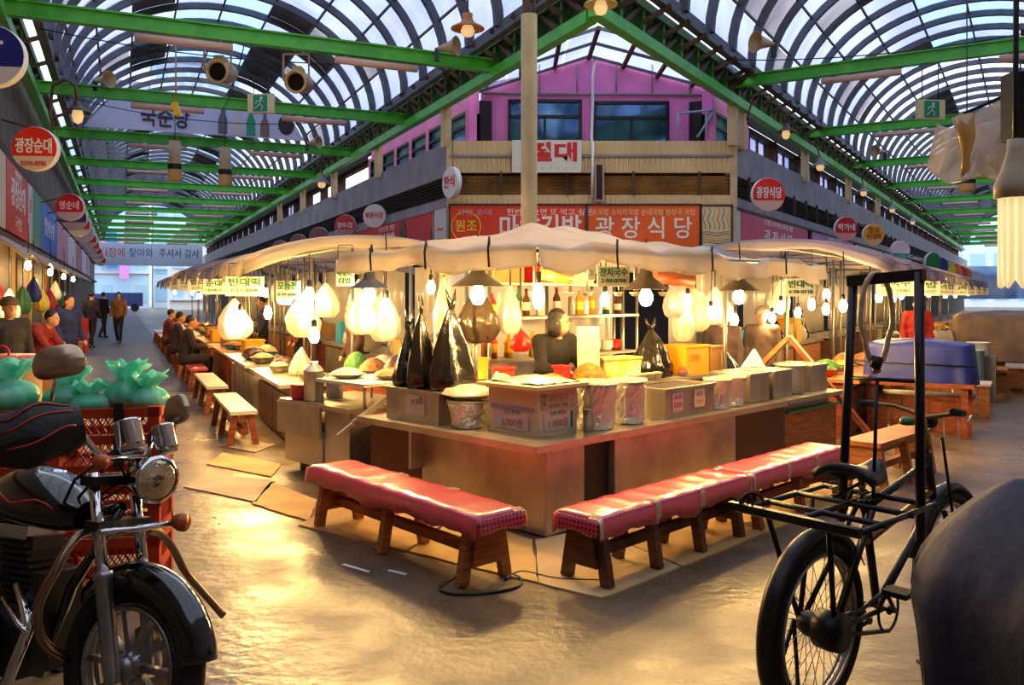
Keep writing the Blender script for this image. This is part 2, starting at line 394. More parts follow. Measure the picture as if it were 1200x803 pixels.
# ---- pink storey
pk = bpy.data.objects.new('pink_storey', None); COL.objects.link(pk); pk.parent = bld
y0 = 20.9; pxX = lambda px: (px-600)/F*y0
zz = lambda py: H-(py-345)/F*y0
x0, x1 = pxX(563), pxX(838)
zt = zz(96); apex = (pxX(690), zz(66))
MB().prism([(x0, 4.2), (x1, 4.2), (x1, zt-.05), (pxX(812), zt), apex, (pxX(640), zz(84)), (x0, zt-.05)], .3, Matrix.Translation((0, y0, 0))).build('gable_wall', pinkm, pk)
sideglass = M('sky_reflection_glass', (150, 198, 240), .15, .3, c2=(60, 110, 180), sc=1.5)  # sky reflection is put into the blue of these panes
def window(x0, x1, z0, z1, y, par, mat, n=2, m=None, tr=.32, gl=None):
    gl = gl or bluegl
    w = bpy.data.objects.new('window', None); COL.objects.link(w); w.parent = par
    if m: w.matrix_local = m
    b = MB(); t = .07
    for x in (x0, x1): b.box((x, y-.04, (z0+z1)/2), (t, .1, z1-z0+t))
    for z in (z0, z1, z1-(z1-z0)*tr): b.box(((x0+x1)/2, y-.04, z), (x1-x0, .1, t))
    for k in range(1, n): b.box((x0+(x1-x0)*k/n, y-.04, z0+(z1-z0)*(1-tr)/2), (t*.8, .1, (z1-z0)*(1-tr)))
    b.build('window_frame', mat, w)
    for k in range(n):
        a, c = x0+(x1-x0)*k/n, x0+(x1-x0)*(k+1)/n
        MB().box(((a+c)/2, y-.01, z0+(z1-z0)*(1-tr)/2), (c-a-.06, .02, (z1-z0)*(1-tr)-.05)).build('pane', gl, w)
    MB().box(((x0+x1)/2, y-.01, z1-(z1-z0)*tr/2), (x1-x0-.08, .02, (z1-z0)*tr-.05)).build('pane', gl, w)
    return w
blackf = M('black_window_frame', (20, 22, 28), .4)
window(pxX(597), pxX(680), zz(176), zz(119), y0, pk, blackf); window(pxX(697), pxX(782), zz(176), zz(121), y0, pk, blackf)
MB().box((pxX(820), y0-.03, zz(145)), (.5, .08, 1.0)).build('doorway', black, pk)
b = MB()
for a, c in (((565, 110), (838, 112)),): b.tube([(pxX(a[0]), y0-.05, zz(a[1])), (pxX(c[0]), y0-.05, zz(c[1]))], .03, 6)
for px in (632, 676, 722, 764, 808): b.tube([(pxX(px), y0-.05, zz(112)), (pxX(px), y0-.05, zz(112)+.75)], .02, 5)
b.build('conduit', concrete, pk)
MB().tube([(pxX(697), y0-.1, zz(70)), (pxX(694), y0-.12, zz(90)), (pxX(694), y0-.12, zz(120)), (pxX(692), y0-.3, zz(165)), (pxX(690), y0-1.1, zz(178)), (pxX(689), y0-1.1, zz(238))], .035, 8).build('drain_pipe', white, pk)
b = MB()
for a, c in (((790, 138), (832, 134)), ((790, 138), (790, 165)), ((822, 136), (822, 165)), ((832, 134), (812, 165))):
    b.tube([(pxX(a[0]), y0-.5, zz(a[1])), (pxX(c[0]), y0-.5, zz(c[1]))], .03, 6)
b.build('railing', M('pale_blue_rail', (150, 178, 204), .4), pk)
# gabled translucent roof behind the trusses
rp = MB()
for i in range(6):
    yy = y0-.05-.95*i
for sx, e in ((-1, pxX(560)), (1, pxX(850))):
    for q in range(4):
        a = q/4; c = (q+1)/4-.02
        pa = (apex[0]+(e-apex[0])*a, apex[1]-.9*a); pc = (apex[0]+(e-apex[0])*c, apex[1]-.9*c)
        for r in range(1):
            ya, yb = y0-.1-r*2.3, y0-2.3-r*2.3
            MB().hexa([(pa[0],ya,pa[1]),(pc[0],ya,pc[1]),(pc[0],yb,pc[1]+.0),(pa[0],yb,pa[1]),(pa[0],ya,pa[1]+.03),(pc[0],ya,pc[1]+.03),(pc[0],yb,pc[1]+.03),(pa[0],yb,pa[1]+.03)]).build('roof_panel', pan_w, pk)
for q in range(3):
    yy = y0-.15-q*1.1
    MB().bar((pxX(560), yy, apex[1]-.92), (apex[0], yy, apex[1]-.04), .06).bar((apex[0], yy, apex[1]-.04), (pxX(850), yy, apex[1]-.92), .06).build('rafter', ribgrey, pk)
for q in range(0, 9):
    f = (q-4)/4; xx = apex[0]+(pxX(850)-apex[0])*f
    MB().bar((xx, y0, apex[1]-.05-.9*abs(f)), (xx, y0-2.4, apex[1]-.05-.9*abs(f)), .09).build('roof_beam', rust, pk)
# pink side wings with rows of windows
def pink_side(par_org, rz, xs, sign, count, group):
    s = bpy.data.objects.new('pink_side_wall', None); COL.objects.link(s); s.parent = pk; s.location = par_org; s.rotation_euler = (0, 0, rz)
    L = xs[1]-xs[0]
    MB().box(((xs[0]+xs[1])/2, .75, 6.3), (L, .25, .55)).build('head_band', pinkm, s)
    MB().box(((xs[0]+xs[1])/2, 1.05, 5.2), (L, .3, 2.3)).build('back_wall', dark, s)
    n = count; st = L/n
    for k in range(n+1): MB().box((xs[0]+k*st, .66, 5.6), (.24, .2, 1.2)).build('pink_pier', pinkm, s)
    for k in range(n):
        window(xs[0]+k*st+.12, xs[0]+(k+1)*st-.12, 5.0, 6.05, .66, s, blackf, 1, None, .3, sideglass)
pink_side(LS(vA, sA), -AL-PI/2, (-9.2, -.3), 1, 6, '')
pink_side(RS(vB, sB), -AR+PI/2, (.3, 3.1), 1, 2, '')
# further upper storeys: grey posts and pale windows
palewin = Mthin('frosted_window', (244, 230, 250), .6, c2=(206, 220, 250), sc=1.5)
def upper(org, rz, x0, x1, sg):
    w = bpy.data.objects.new('upper_storey', None); COL.objects.link(w); w.parent = bld; w.location = org; w.rotation_euler = (0, 0, rz)
    MB().box(((x0+x1)/2, .9, 5.05), (x1-x0, .2, .2)).build('window_sill', concrete if sg else rust, w)
    MB().box(((x0+x1)/2, .9, 6.25), (x1-x0, .2, .16)).build('window_head', concrete if sg else rust, w)
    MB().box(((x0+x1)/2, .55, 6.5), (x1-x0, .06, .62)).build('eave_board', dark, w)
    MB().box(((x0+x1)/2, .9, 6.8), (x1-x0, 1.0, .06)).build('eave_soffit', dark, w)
    n = int((x1-x0)/3.1)
    for k in range(n):
        x = x0+k*3.1
        MB().box((x, .8, 5.5), (.22, .3, 1.5)).build('post', rust, w)
        if k < 16:
            b = bpy.data.objects.new('window', None); COL.objects.link(b); b.parent = w
            for q in range(3): MB().box((x+.65+q*.85, .92, 5.68), (.78, .04, 1.05)).build('pane', palewin, b)
            f = MB()
            for q in range(4): f.box((x+.22+q*.85, .9, 5.68), (.06, .08, 1.1))
            for z in (5.14, 6.2): f.box((x+1.5, .9, z), (2.6, .08, .06))
            f.build('window_frame', blackf, b)
upper(LS(vA, sA), -AL-PI/2, -FARL, -9.4, 0)
upper(RS(vB, sB), -AR+PI/2, 3.3, FARR, 1)
# truss posts standing on the parapet
pm = MB().box((0, 0, .55), (.2, .2, 1.1)).mesh('truss_post', cream)
for s in (18.9, 24.7, 30.5, 36.3, 42.1): o = LS(6.95, s, 5.1); inst(pm, 'truss_post', bld, o, (0, 0, -AL))
for s in (19.6, 20.3, 27, 34.2, 41.4): o = RS(-5.95, s, 5.1); inst(pm, 'truss_post', bld, o, (0, 0, -AR))
# ------------------------------------------------------------------ iron pipe column behind the stall
pole = thing('pipe_column', 'tall weathered tan pipe column rising behind the central stall canopy', 'column', (.19, 9.5, 0))
polem = M('weathered_tan_paint', (206, 176, 118), .5, c2=(170, 144, 96), sc=4, stretch=(1, 1, .4))  # tan is warmed to hold the cast of the light
MB().lathe([(.14, 0), (.14, .03), (.09, .05), (.09, 4.76), (.0, 4.78)], 18).build('shaft', polem, pole)
MB().lathe([(.045, 4.7), (.045, 7.6), (0, 7.62)], 10, Matrix.Translation((-.03, 0, 0))).lathe([(.02, 4.7), (.02, 7.6), (0, 7.61)], 8, Matrix.Translation((.055, 0, 0))).build('upper_pipe', rust, pole)
# ------------------------------------------------------------------ sign boards
SM = {}
def smat(c, c2=None, sc=1.2):
    k = (c, c2)
    if k not in SM: SM[k] = M('sign_face', c, .5, c2=c2, sc=sc)
    return SM[k]
def board(label, loc, rz, w, h, c, lines=(), c2=None, d=.08, trim=None, cat='sign', group=None, name='sign_board', tilt=0):
    """flat lettered board; loc = centre; lines = (text, z offset, size, width, material, bold, x)"""
    t = thing(name, label, cat, loc, rz, group); t.rotation_euler = (tilt, 0, rz)
    MB().box((0, d/2, 0), (w, d, h)).build('panel', smat(c, c2), t)
    if trim:
        b = MB()
        for z in (-h/2, h/2): b.box((0, d/2-.01, z), (w+.05, d+.03, .04))
        for x in (-w/2, w/2): b.box((x, d/2-.01, 0), (.04, d+.03, h))
        b.build('frame', trim, t)
    for ln in lines:
        body, z, size, fw, mt = ln[:5]; text(body, size, mt, t, ((ln[6] if len(ln) > 6 else 0), -.004, z), fitw=fw, bold=(ln[5] if len(ln) > 5 else 0))
    return t
# front of the corner building
zf = lambda py: H-(py-345)/F*19.9
xf = lambda px: (px-600)/F*19.9
def fb(p0, p1, q0, q1): return Vector(((xf(p0)+xf(p1))/2, 19.86, (zf(q0)+zf(q1))/2)), xf(p1)-xf(p0), zf(q0)-zf(q1)
l, w_, h_ = fb(527, 686, 240, 292)
t = board('long red shop sign with white gimbap lettering above the stall canopy', l, 0, w_, h_, (232, 48, 16), c2=(240, 72, 20), trim=rust, lines=[
    ('마약김밥', -.06, .62, 1.9, letw, .02, .52), ('원조', .0, .3, .5, lety, .02, -1.2), ('한번 먹으면 또 먹고 싶은', .33, .17, 2.0, letw, .0, .75), ('김밥 순대', .33, .15, .8, M('pale_blue_letters', (176, 170, 200), .5), 0, -1.0)])
MB().torus(.34, .015, 24, 5, Matrix.Translation((-1.2, -.01, 0))).build('ring', lety, t)
l, w_, h_ = fb(688, 820, 240, 292)
board('orange restaurant sign with cream lettering beside the wavy pattern panel', l, 0, w_, h_, (238, 86, 12), c2=(246, 104, 24), trim=rust, lines=[
    ('광 장 식 당', -.06, .55, 2.25, letw, .01), ('소국밥 소머리국밥 순대국밥 된장국 국밥', .33, .16, 2.4, M('cream_letters', (236, 214, 150), .5))])
l, w_, h_ = fb(821, 857, 241, 292)
t = board('narrow cream sign panel with painted wavy stripes', l, 0, w_, h_, (226, 206, 160), trim=rust)
for k in range(6):
    mt = M('wave_stripe', [(206, 150, 60), (120, 128, 140), (240, 190, 70)][k % 3], .5)
    x = -.28+k*.11
    MB().tube([(x+.03*math.sin(q*1.3), -.004, .45-q*.07) for q in range(8)], .012, 4).build('wave_stripe', mt, t)
    z = -.12-k*.06
    MB().tube([(-.33+q*.08, -.004, z+.02*math.sin(q*1.1)) for q in range(9)], .012, 4).build('wave_stripe', mt, t)
l, w_, h_ = fb(600, 681, 165, 203); l.y = 19.8
board('white plate sign with two big red syllables hung on the parapet', l, 0, w_, h_, (222, 214, 200), lines=[('절대', .07, .46, 1.15, letr, .04, .15), ('· · · · · · · ·', -.28, .1, 1.3, letk)], d=.05)
t = thing('hanging_ornament', 'dark vertical sign box with pale oval ends on the louvres', 'sign', (xf(702), 19.84, zf(214)))
MB().box((0, 0, 0), (.14, .08, .8)).build('box', dark, t); MB().box((0, .01, 0), (.22, .06, .9)).build('backplate', smat((206, 150, 130)), t)
# left face of the corner building (seen along the left street): local x runs towards the corner
def lboard(label, px0, px1, z0, z1, c, lines=(), c2=None, v=6.9, **k):
    f = lambda px: (v*1000/math.cos(AL))/(px-142)           # depth Y at that pixel
    s = lambda Y: (Y+v*math.sin(AL))/math.cos(AL)
    s0, s1 = s(f(px0)), s(f(px1)); return board(label, LS(v, (s0+s1)/2, (z0+z1)/2), -AL-PI/2, abs(s0-s1), z1-z0, c, lines, c2, **k)
t = lboard('red gimbap shop sign with white letters and a dark food picture', 409, 508, 2.75, 3.68, (206, 36, 34), c2=(190, 36, 40), trim=concrete, lines=[('모녀 김밥', -.1, .52, 2.6, letw, .02, -.3), ('꼬마김밥 전문', .3, .17, 1.6, letw, 0, .2)])
MB().ell((1.75, -.01, 0), (.34, .01, .42)).build('food_picture', M('dark_picture', (60, 34, 30), .6, c2=(120, 70, 50), sc=6), t)
lboard('white narrow sign panel with red brush strokes on the corner', 509, 523, 2.75, 3.68, (206, 200, 196), lines=[('~', 0, .5, .4, letr), ('~', -.25, .4, .4, letk)])
lboard('faded pink red sign with small white letters behind the lamps', 378, 405, 2.75, 3.68, (186, 66, 70), lines=[('순대 떡볶이', .2, .18, 1.9, letw), ('김밥 전문', -.1, .3, 1.7, letw)])
for k, (a, b, c) in enumerate(((350, 374, (140, 140, 176)), (330, 347, (150, 150, 190)), (310, 327, (170, 170, 205)), (290, 307, (150, 156, 196)), (268, 286, (170, 178, 215)), (246, 264, (150, 160, 200)))):
    lboard('pale lilac shop sign on the left street facade of the corner building', a, b, 2.75, 3.6, c, c2=tuple(x-20 for x in c), lines=[('한식', .05, .4, 1.2, letw)], group='pale lilac signs along the corner building')
# right face: local x runs away from the corner
def rboard(label, px0, px1, z0, z1, c, lines=(), c2=None, v=-5.9, **k):
    f = lambda px: (v*1000/math.cos(AR))/(px-1210)
    s = lambda Y: (Y+v*math.sin(AR))/math.cos(AR)
    s0, s1 = s(f(px0)), s(f(px1)); return board(label, RS(v, (s0+s1)/2, (z0+z1)/2), -AR+PI/2, abs(s0-s1), z1-z0, c, lines, c2, **k)
rboard('red and pink restaurant sign with white letters next to the corner', 869, 947, 2.72, 3.68, (212, 62, 66), c2=(190, 84, 120), lines=[('광 장 식 당', -.1, .45, 3.0, letw, .01), ('소국밥 소머리국밥 순대국밥 국밥', .3, .17, 3.0, letw)])
rboard('faded pink sign with pale lettering beyond the red and pink one', 952, 1000, 2.72, 3.68, (196, 110, 150), c2=(176, 120, 170), lines=[('수 원 식 당', -.1, .4, 3.4, letw), ('국밥 전문', .3, .2, 2.4, letw)])
rboard('cream blank sign panel on the right street facade', 862, 868, 2.72, 3.68, (206, 196, 170))
for k, (a, b, c) in enumerate(((1003, 1034, (196, 196, 210)), (1036, 1068, (160, 182, 214)), (1082, 1112, (186, 190, 222)))):
    rboard('washed out blue white sign panel on the right street facade', a, b, 2.6, 3.6, c, c2=tuple(x-22 for x in c), group='washed out sign panels on the right street')
# ------------------------------------------------------------------ round signs
def disc(label, loc, rz, r, top, low, lines=(), split=-.35, group=None, rod=None, thick=.12):
    t = thing('round_sign', label, 'sign', loc, rz, group)
    m = Matrix.Rotation(PI/2, 4, 'X')
    MB().lathe([(0, -thick), (r*.97, -thick), (r, -thick*.8), (r, -.01), (r*.98, 0)], 32, m, smooth=False).build('rim', white, t)
    n = 28; pts = [(r*.98*math.cos(2*PI*k/n), r*.98*math.sin(2*PI*k/n)) for k in range(n)]
    def clip(up):
        out = []; zc = split*r
        for k in range(n):
            a, b = pts[k], pts[(k+1) % n]
            if (a[1] >= zc) == up: out.append(a)
            if (a[1] >= zc) != (b[1] >= zc):
                f = (zc-a[1])/(b[1]-a[1]); out.append((a[0]+(b[0]-a[0])*f, zc))
        return out
    for up, c, nm in ((True, top, 'upper_field'), (False, low, 'lower_field')):
        p = clip(up)
        if len(p) > 2: MB().prism(p, .006, Matrix.Translation((0, -.006, 0))).build(nm, smat(c), t)
    for body, z, size, fw, mt, bold in lines: text(body, size, mt, t, (0, -.012, z), fitw=fw, bold=bold)
    if rod: MB().tube([(0, thick/2, r*.9), (rod[0], thick/2+rod[1], rod[2])], .015, 6).build('bracket', rust, t)
    return t
disc('large blue and white round sign beside the left shop row', at(-10, 65, 8.3), .15, .30, (24, 30, 120), (214, 210, 204), [('당', .05, .3, .2, letw, .02), ('61', -.2, .1, .2, letr, 0)], rod=(-.5, .2, .5))
disc('red round sundae restaurant sign over the left shop row', at(40, 174, 10.6), .1, .275, (228, 48, 14), (214, 196, 170), [('광장순대', .02, .2, .43, letw, .02), ('2276-8786', -.19, .08, .3, letr, 0)], rod=(-.5, .2, .4))
k0 = LS(-1.0, 20.4)
disc('crimson round sign at the front of the row of discs', (k0.x, k0.y, 3.5), .12, .29, (196, 22, 40), (190, 170, 180), [('영순네', .03, .2, .4, letw, .01)], rod=(-.6, 0, .1))
cols = [(60, 60, 120), (206, 40, 60), (180, 170, 180), (206, 50, 44), (214, 96, 40), (190, 30, 60), (200, 140, 50), (190, 40, 60)]
cnm = ['navy', 'scarlet', 'grey', 'red', 'orange', 'crimson', 'ochre', 'dark pink']
for k, c in enumerate(cols):
    p = LS(-1.0, 22.2+k*2.1*(1+.12*k), 3.42)
    disc(cnm[k]+' round shop sign in the receding row along the left shop row', p, .12, .29, c, (196, 180, 176), rod=(-.6, 0, .1), group='row of round signs on the left')
disc('round sign with a blue edge and red strokes on the building corner', at(527, 214, 19.4), -1.0, .36, (226, 220, 220), (226, 220, 220), [('한식', 0, .3, .5, letr, .02)], rod=(.1, .4, 0))
disc('white round sign with a red band high on the left street facade', LS(6.6, 23.9, 1.65+.09*25.0), -.15, .34, (216, 204, 204), (206, 196, 196), [('부촌식당', .0, .2, .52, letr, .02)], rod=(.3, .2, .2))
disc('red oval sign with white letters past the white round one', LS(6.6, 27.4, 1.65+.079*28.2), -.15, .36, (196, 44, 48), (170, 130, 150), [('할머니집', .0, .2, .5, letw, .01)], rod=(.3, .2, .2))
for k, s in enumerate((31.5, 35.5, 40)): disc('dull brown oval sign far along the left street facade', LS(6.6, s, 3.75), -.15, .38, (130, 84, 90), (150, 120, 140), group='dull oval signs far along the left street', rod=(.3, .2, .2))
disc('red round restaurant sign on the right street facade', at(901, 228, 15.6), .1, .31, (228, 40, 22), (216, 176, 160), [('광장식당', .02, .22, .48, letw, .02)], rod=(-.1, .6, .3))
disc('dark red round sign beside the yellow one', at(992, 268, 19.5), .1, .27, (184, 24, 40), (206, 130, 130), [('박가네', .02, .18, .4, letw, .01)], rod=(-.2, .8, .3))
disc('yellow round sign with brown letters', at(1024, 275, 20.5), .1, .26, (226, 160, 16), (214, 170, 120), [('종로', .1, .16, .3, M('brown_letters', (120, 60, 30), .5), .01), ('빈대떡', -.06, .16, .36, M('brown_letters2', (120, 60, 30), .5), .01)], rod=(-.2, .8, .3))
disc('white and teal round sign past the yellow one', at(1056, 293, 21.5), .1, .24, (214, 206, 214), (60, 130, 150), rod=(-.2, .8, .3))
for k, (a, c) in enumerate((((1094, 307), (40, 130, 60)), ((1103, 312), (40, 50, 130)), ((1112, 317), (220, 206, 60)))):
    disc(['green', 'blue', 'yellow'][k]+' disc sign far along the right street', at(a[0], a[1], 27+k*1.6), .3, .30, c, c, rod=(-.2, .7, .2))
for k in range(8):
    disc('orange red disc sign in the far row of the right street', at(1120+k*6, 319+k*1.9, 31+k*4), .3, .32+.02*k, (206, 60, 44) if k % 2 else (220, 120, 70), (206, 70, 50), group='far row of disc signs on the right street', rod=(-.2, .7, .2))
# ------------------------------------------------------------------ left shop row (far side of the left street)
yellowcol = M('yellow_plaster', (206, 176, 104), .7, c2=(186, 150, 84), sc=2)
lb = thing('shop_row_building', 'long shop row with signs, yellow columns and grey awnings along the left street', 'building', rz=-AL)
MB().box((-4.6, 38, 3.4), (5, 88, 6.8)).build('wall', M('dim_plaster', (116, 100, 84), .8, c2=(88, 76, 66), sc=1), lb)  # near stretch carried on unseen past the camera to shut out open sky
MB().box((-2.3, 38, 2.72), (.8, 88, .12)).build('canopy_slab', rust, lb)
MB().box((-2.12, 46, 4.35), (.3, 72, .2)).build('cornice', rust, lb)
for k in range(9):
    s = 13.4+k*3.6
    MB().tube([(-2.15, s, 0), (-2.15, s, 2.7)], .14, 10).build('column', yellowcol, lb)
    def aw(u, q, s=s): return Vector((-2.2+.95*q, s+.3+u*3.0, 2.66-.45*q*q-.05*math.sin(u*9)*q))
    MB().sheet(aw, 8, 5).build('awning', M('grey_awning', (150, 140, 134), .7), lb, thick=.02)
    MB().box((-2.08, s+1.9, 1.3), (.08, 2.6, 2.3)).build('shopfront', M('shopfront', [(150, 110, 60), (90, 70, 64), (120, 60, 50), (80, 84, 96)][k % 4], .6, c2=(70, 52, 44), sc=3), lb)
def sboard(label, Y0, Y1, z0, z1, c, lines=(), c2=None, group=None):
    v = -1.93; s = lambda Y: (Y+v*math.sin(AL))/math.cos(AL); a, b = s(Y0), s(Y1)
    return board(label, LS(v, (a+b)/2, (z0+z1)/2), -AL+PI/2, b-a, z1-z0, c, lines, c2, group=group)
sboard('cream shop sign with small red letters at the near end of the shop row', 12.6, 15.7, 2.85, 4.2, (222, 208, 176), [('순대국', .2, .4, 1.6, letr, .01)])
sboard('red orange shop sign with white letters on the shop row', 15.8, 19.5, 2.85, 4.2, (222, 66, 36), [('광장순대', .1, .6, 2.6, letw, .02), ('빈대떡', .5, .25, 1.2, letw), ('국밥', -.45, .3, 1.2, letw)])
sboard('white strip between the red and the green blue shop signs', 19.55, 20.5, 2.85, 4.2, (220, 206, 200), [('순', .2, .4, .4, letr)])
sboard('green shop sign edge beside the blue one', 20.6, 22.6, 2.85, 4.2, (60, 140, 110))
sboard('blue shop sign with pale letters on the shop row', 22.65, 28, 2.85, 4.2, (52, 92, 190), [('영순네 순대', 0, .55, 3.6, letw, .01)], c2=(70, 120, 200))
for k in range(5): sboard(['dusty pink', 'off white', 'dark rose', 'pale lilac', 'dull mauve'][k]+' far shop sign on the shop row', 28.2+k*6, 34+k*6, 2.85, 4.1, [(196, 130, 150), (206, 196, 200), (180, 90, 110), (190, 190, 210), (170, 120, 140)][k], group='far signs of the shop row')
# pale plastic hoarding below the far signs
# ------------------------------------------------------------------ banner, lamps and signs hung in the left vault
by = 26.4
t = thing('banner', 'wide white liquor banner with bottle pictures filling the left vault', 'banner', LS(0, by), -AL)
MB().prism([(-.95, 6.3), (5.1, 6.35), (4.6, 7.2), (4.1, 7.4), (.2, 7.4), (-.3, 7.1)], .03).build('cloth', M('banner_cloth', (206, 206, 226), .7, c2=(186, 188, 212), sc=.8), t)
text('국순당', .62, letk, t, (1.15, -.03, 6.68), fitw=1.3, bold=.02); 
MB().ell((1.15, -.03, 7.1), (.07, .01, .07), 10, 6).build('emblem', M('orange_dot', (236, 120, 40), .5), t)
for x, c, h in ((2.72, (96, 90, 96), .9), (3.12, (206, 190, 180), .85), (3.52, (30, 150, 90), .9), (3.92, (120, 100, 90), .8)):
    p = [(-.13, 0), (.13, 0), (.13, h*.45), (.05, h*.7), (.05, h), (-.05, h), (-.05, h*.7), (-.13, h*.45)]
    MB().prism(p, .01, Matrix.Translation((x, -.02, 6.38))).build('bottle_picture', smat(c), t)
MB().ell((4.55, -.02, 6.78), (.24, .01, .3), 14, 8).build('portrait_oval', smat((40, 24, 28)), t)
# barrel spotlights
cop = M('spot_rim', (206, 176, 110), .35, .4); spotb = M('spot_body', (178, 150, 110), .5, .2)
def spot(label, loc, rot, top, r=.2, L=.55, group=None):
    t = thing('barrel_spotlight', label, 'spotlight', loc, 0, group)
    m = rot
    MB().lathe([(0, L), (r*.75, L), (r*.95, L*.8), (r*.95, 0), (r*1.08, 0), (r*1.08, -.04), (r*.86, -.05), (r*.8, .0)], 20, m).build('barrel', spotb, t)
    MB().torus(r*.98, r*.12, 24, 6, m @ Matrix.Translation((0, 0, -.04)) @ Matrix.Rotation(PI/2, 4, 'X')).build('rim', cop, t)
    MB().lathe([(0, .02), (r*.8, .02)], 20, m).build('lens', M('dark_lens', (24, 18, 16), .1), t)
    b = MB()
    for s in (-1, 1): b.bar((s*(r+.04), 0, top), (s*(r+.04), 0, .02), .03, .03)
    b.bar((-r-.04, 0, top), (r+.04, 0, top), .03, .03); b.build('bracket', spotb, t)
    MB().box((0, .18, r*1.3), (r*.9, .3, r*.5)).build('ballast', cream, t)
    return t
face = Matrix.Rotation(PI/2-.1, 4, 'X'); face = Matrix.Rotation(-.1, 4, 'Z') @ Matrix.Rotation(-PI/2+.18, 4, 'X')
p = at(255, 84, 15.4); spot('barrel spotlight with brass rim under the first green beam, nearer the skylight', p, face, 6.18-p.z)
p = at(347, 96, 16.1); spot('barrel spotlight with brass rim under the first green beam, nearer the truss', p, face, 6.18-p.z)
def canlamp(label, loc, h=1.0, r=.16, group=None, up=1.0):
    t = thing('can_lamp', label, 'lamp', loc, 0, group)
    MB().lathe([(0, 0), (r*.9, 0), (r, .03), (r, h*.42)], 14).build('tan_can', M('tan_can', (206, 166, 100), .5), t)
    MB().lathe([(r*1.03, h*.28), (r*1.03, h*.42)], 14).build('band', black, t)
    MB().lathe([(r, h*.42), (r*.85, h*.6), (r*.8, h), (0, h)], 14).build('neck', spotb, t)
    MB().tube([(0, 0, h), (0, 0, h+up)], .012, 5).build('hanger', black, t)
canlamp('tan can lamp with black band hanging below the bottle pictures', at(205, 212, 21.5), 1.0, .17, up=.85)
canlamp('tan can lamp with black band hanging below the banner portrait', at(264, 218, 22.2), 1.0, .17, up=1.05)
canlamp('tan can lamp with black band at the knot of the plastic sheet', at(1133, 225, 15), .5, .14, up=2.9)
exitm = M('exit_green', (20, 140, 96), .5)
def exit_sign(label, loc, rz, w, h, top):
    t = thing('exit_sign', label, 'sign', loc, rz)
    MB().box((0, .06, 0), (w, .12, h)).build('case', M('exit_case', (226, 206, 150), .5), t)
    MB().box((0, -.005, 0), (w*.55, .01, h*.86)).build('green_plate', exitm, t)
    b = MB().ell((.03, -.015, h*.27), (h*.07, .01, h*.07), 8, 6)
    for a, c in (((.02, .17), (-.01, -.05)), ((-.01, -.05), (.08, -.14)), ((.08, -.14), (.05, -.34)), ((-.01, -.05), (-.09, -.16)), ((-.09, -.16), (-.17, -.28)), ((.02, .15), (.12, .06)), ((.02, .15), (-.1, .1)), ((-.1, .1), (-.13, -.02))):
        b.bar((a[0]*h/.6, -.015, a[1]*h*1.1), (c[0]*h/.6, -.015, c[1]*h*1.1), .012, h*.07, Vector((0, 1, 0)))
    b.build('running_figure', letw, t)
    b = MB()
    b.tube([(-w*.3, .06, h/2), (-w*.3, .06, top-loc.z), (w*.3, .06, top-loc.z), (w*.3, .06, h/2)], .012, 5)
    b.build('hanger', black, t)
exit_sign('green running figure exit sign on the second beam of the left vault', at(305, 121, 20.6), -.1, .64, .46, 6.9)
exit_sign('green running figure exit sign hung in the right vault', at(1092, 128, 18.6), .1, .62, .42, 6.7)
# reflector lamps on goosenecks
shade = M('lamp_enamel', (74, 60, 48), .4, c2=(50, 42, 36), sc=4)
def reflamp(label, loc, r, arm, bulb=True, mat=None, group=None, mt=None):
    t = thing('reflector_lamp', label, 'lamp', loc, 0, group)
    MB().lathe([(r, 0), (r*.96, .02), (r*.45, r*.35), (r*.3, r*.6), (r*.3, r*.9), (0, r*.92)], 20).build('shade', mat or shade, t)
    MB().lathe([(0, -.15), (r*.3, -.12), (r*.42, -.04), (r*.3, .05), (0, .07)], 14).build('bulb', mt or (bulbw if bulb else M('dull_bulb', (214, 190, 150), .3)), t)
    MB().tube(arm, .02, 6).build('arm', rust, t)
    return t
dull = M('faint_glow_bulb', (226, 200, 156), .25, emit=(255, 210, 140), es=.5)  # bulbs carry a weak glow of their own
reflamp('gooseneck reflector lamp with clear bulb beside the red round sign', at(91, 132, 11), .17, [(0, 0, .15), (-.03, 0, .35), (-.16, 0, .42), (-.32, 0, .34), (-.36, 0, .0), (-.36, .1, -.2)], mt=dull)
reflamp('flat orange reflector lamp below the left roof girder', at(548, 34, 15), .30, [(0, 0, .2), (0, 0, .9)], mat=M('orange_enamel', (176, 110, 48), .4), mt=dull)
reflamp('round reflector lamp under the right truss', at(921, 155, 17.5), .2, [(0, 0, .15), (-.05, 0, .4), (-.3, .1, .8), (-.6, .2, .8), (-.75, .2, .3)], mt=dull)
reflamp('big tan reflector lamp at the meeting of the two trusses', at(704, 6, 12.0), .24, [(0, 0, .2), (0, 0, .5), (0, .9, .75)], mat=M('tan_enamel', (186, 160, 108), .5), mt=dull)
for k in range(4): reflamp('small grey reflector lamp far along the right truss', RS(-5.3, 26+k*7.5, 5.4), .28, [(0, 0, .2), (-.1, 0, .6), (-.4, .1, .8)], mt=dull, mat=concrete, group='small lamps along the right truss')
reflamp('grey reflector lamp on the left street truss', at(377, 215, 26), .3, [(0, 0, .2), (0, 0, .9)], mt=dull, mat=concrete)
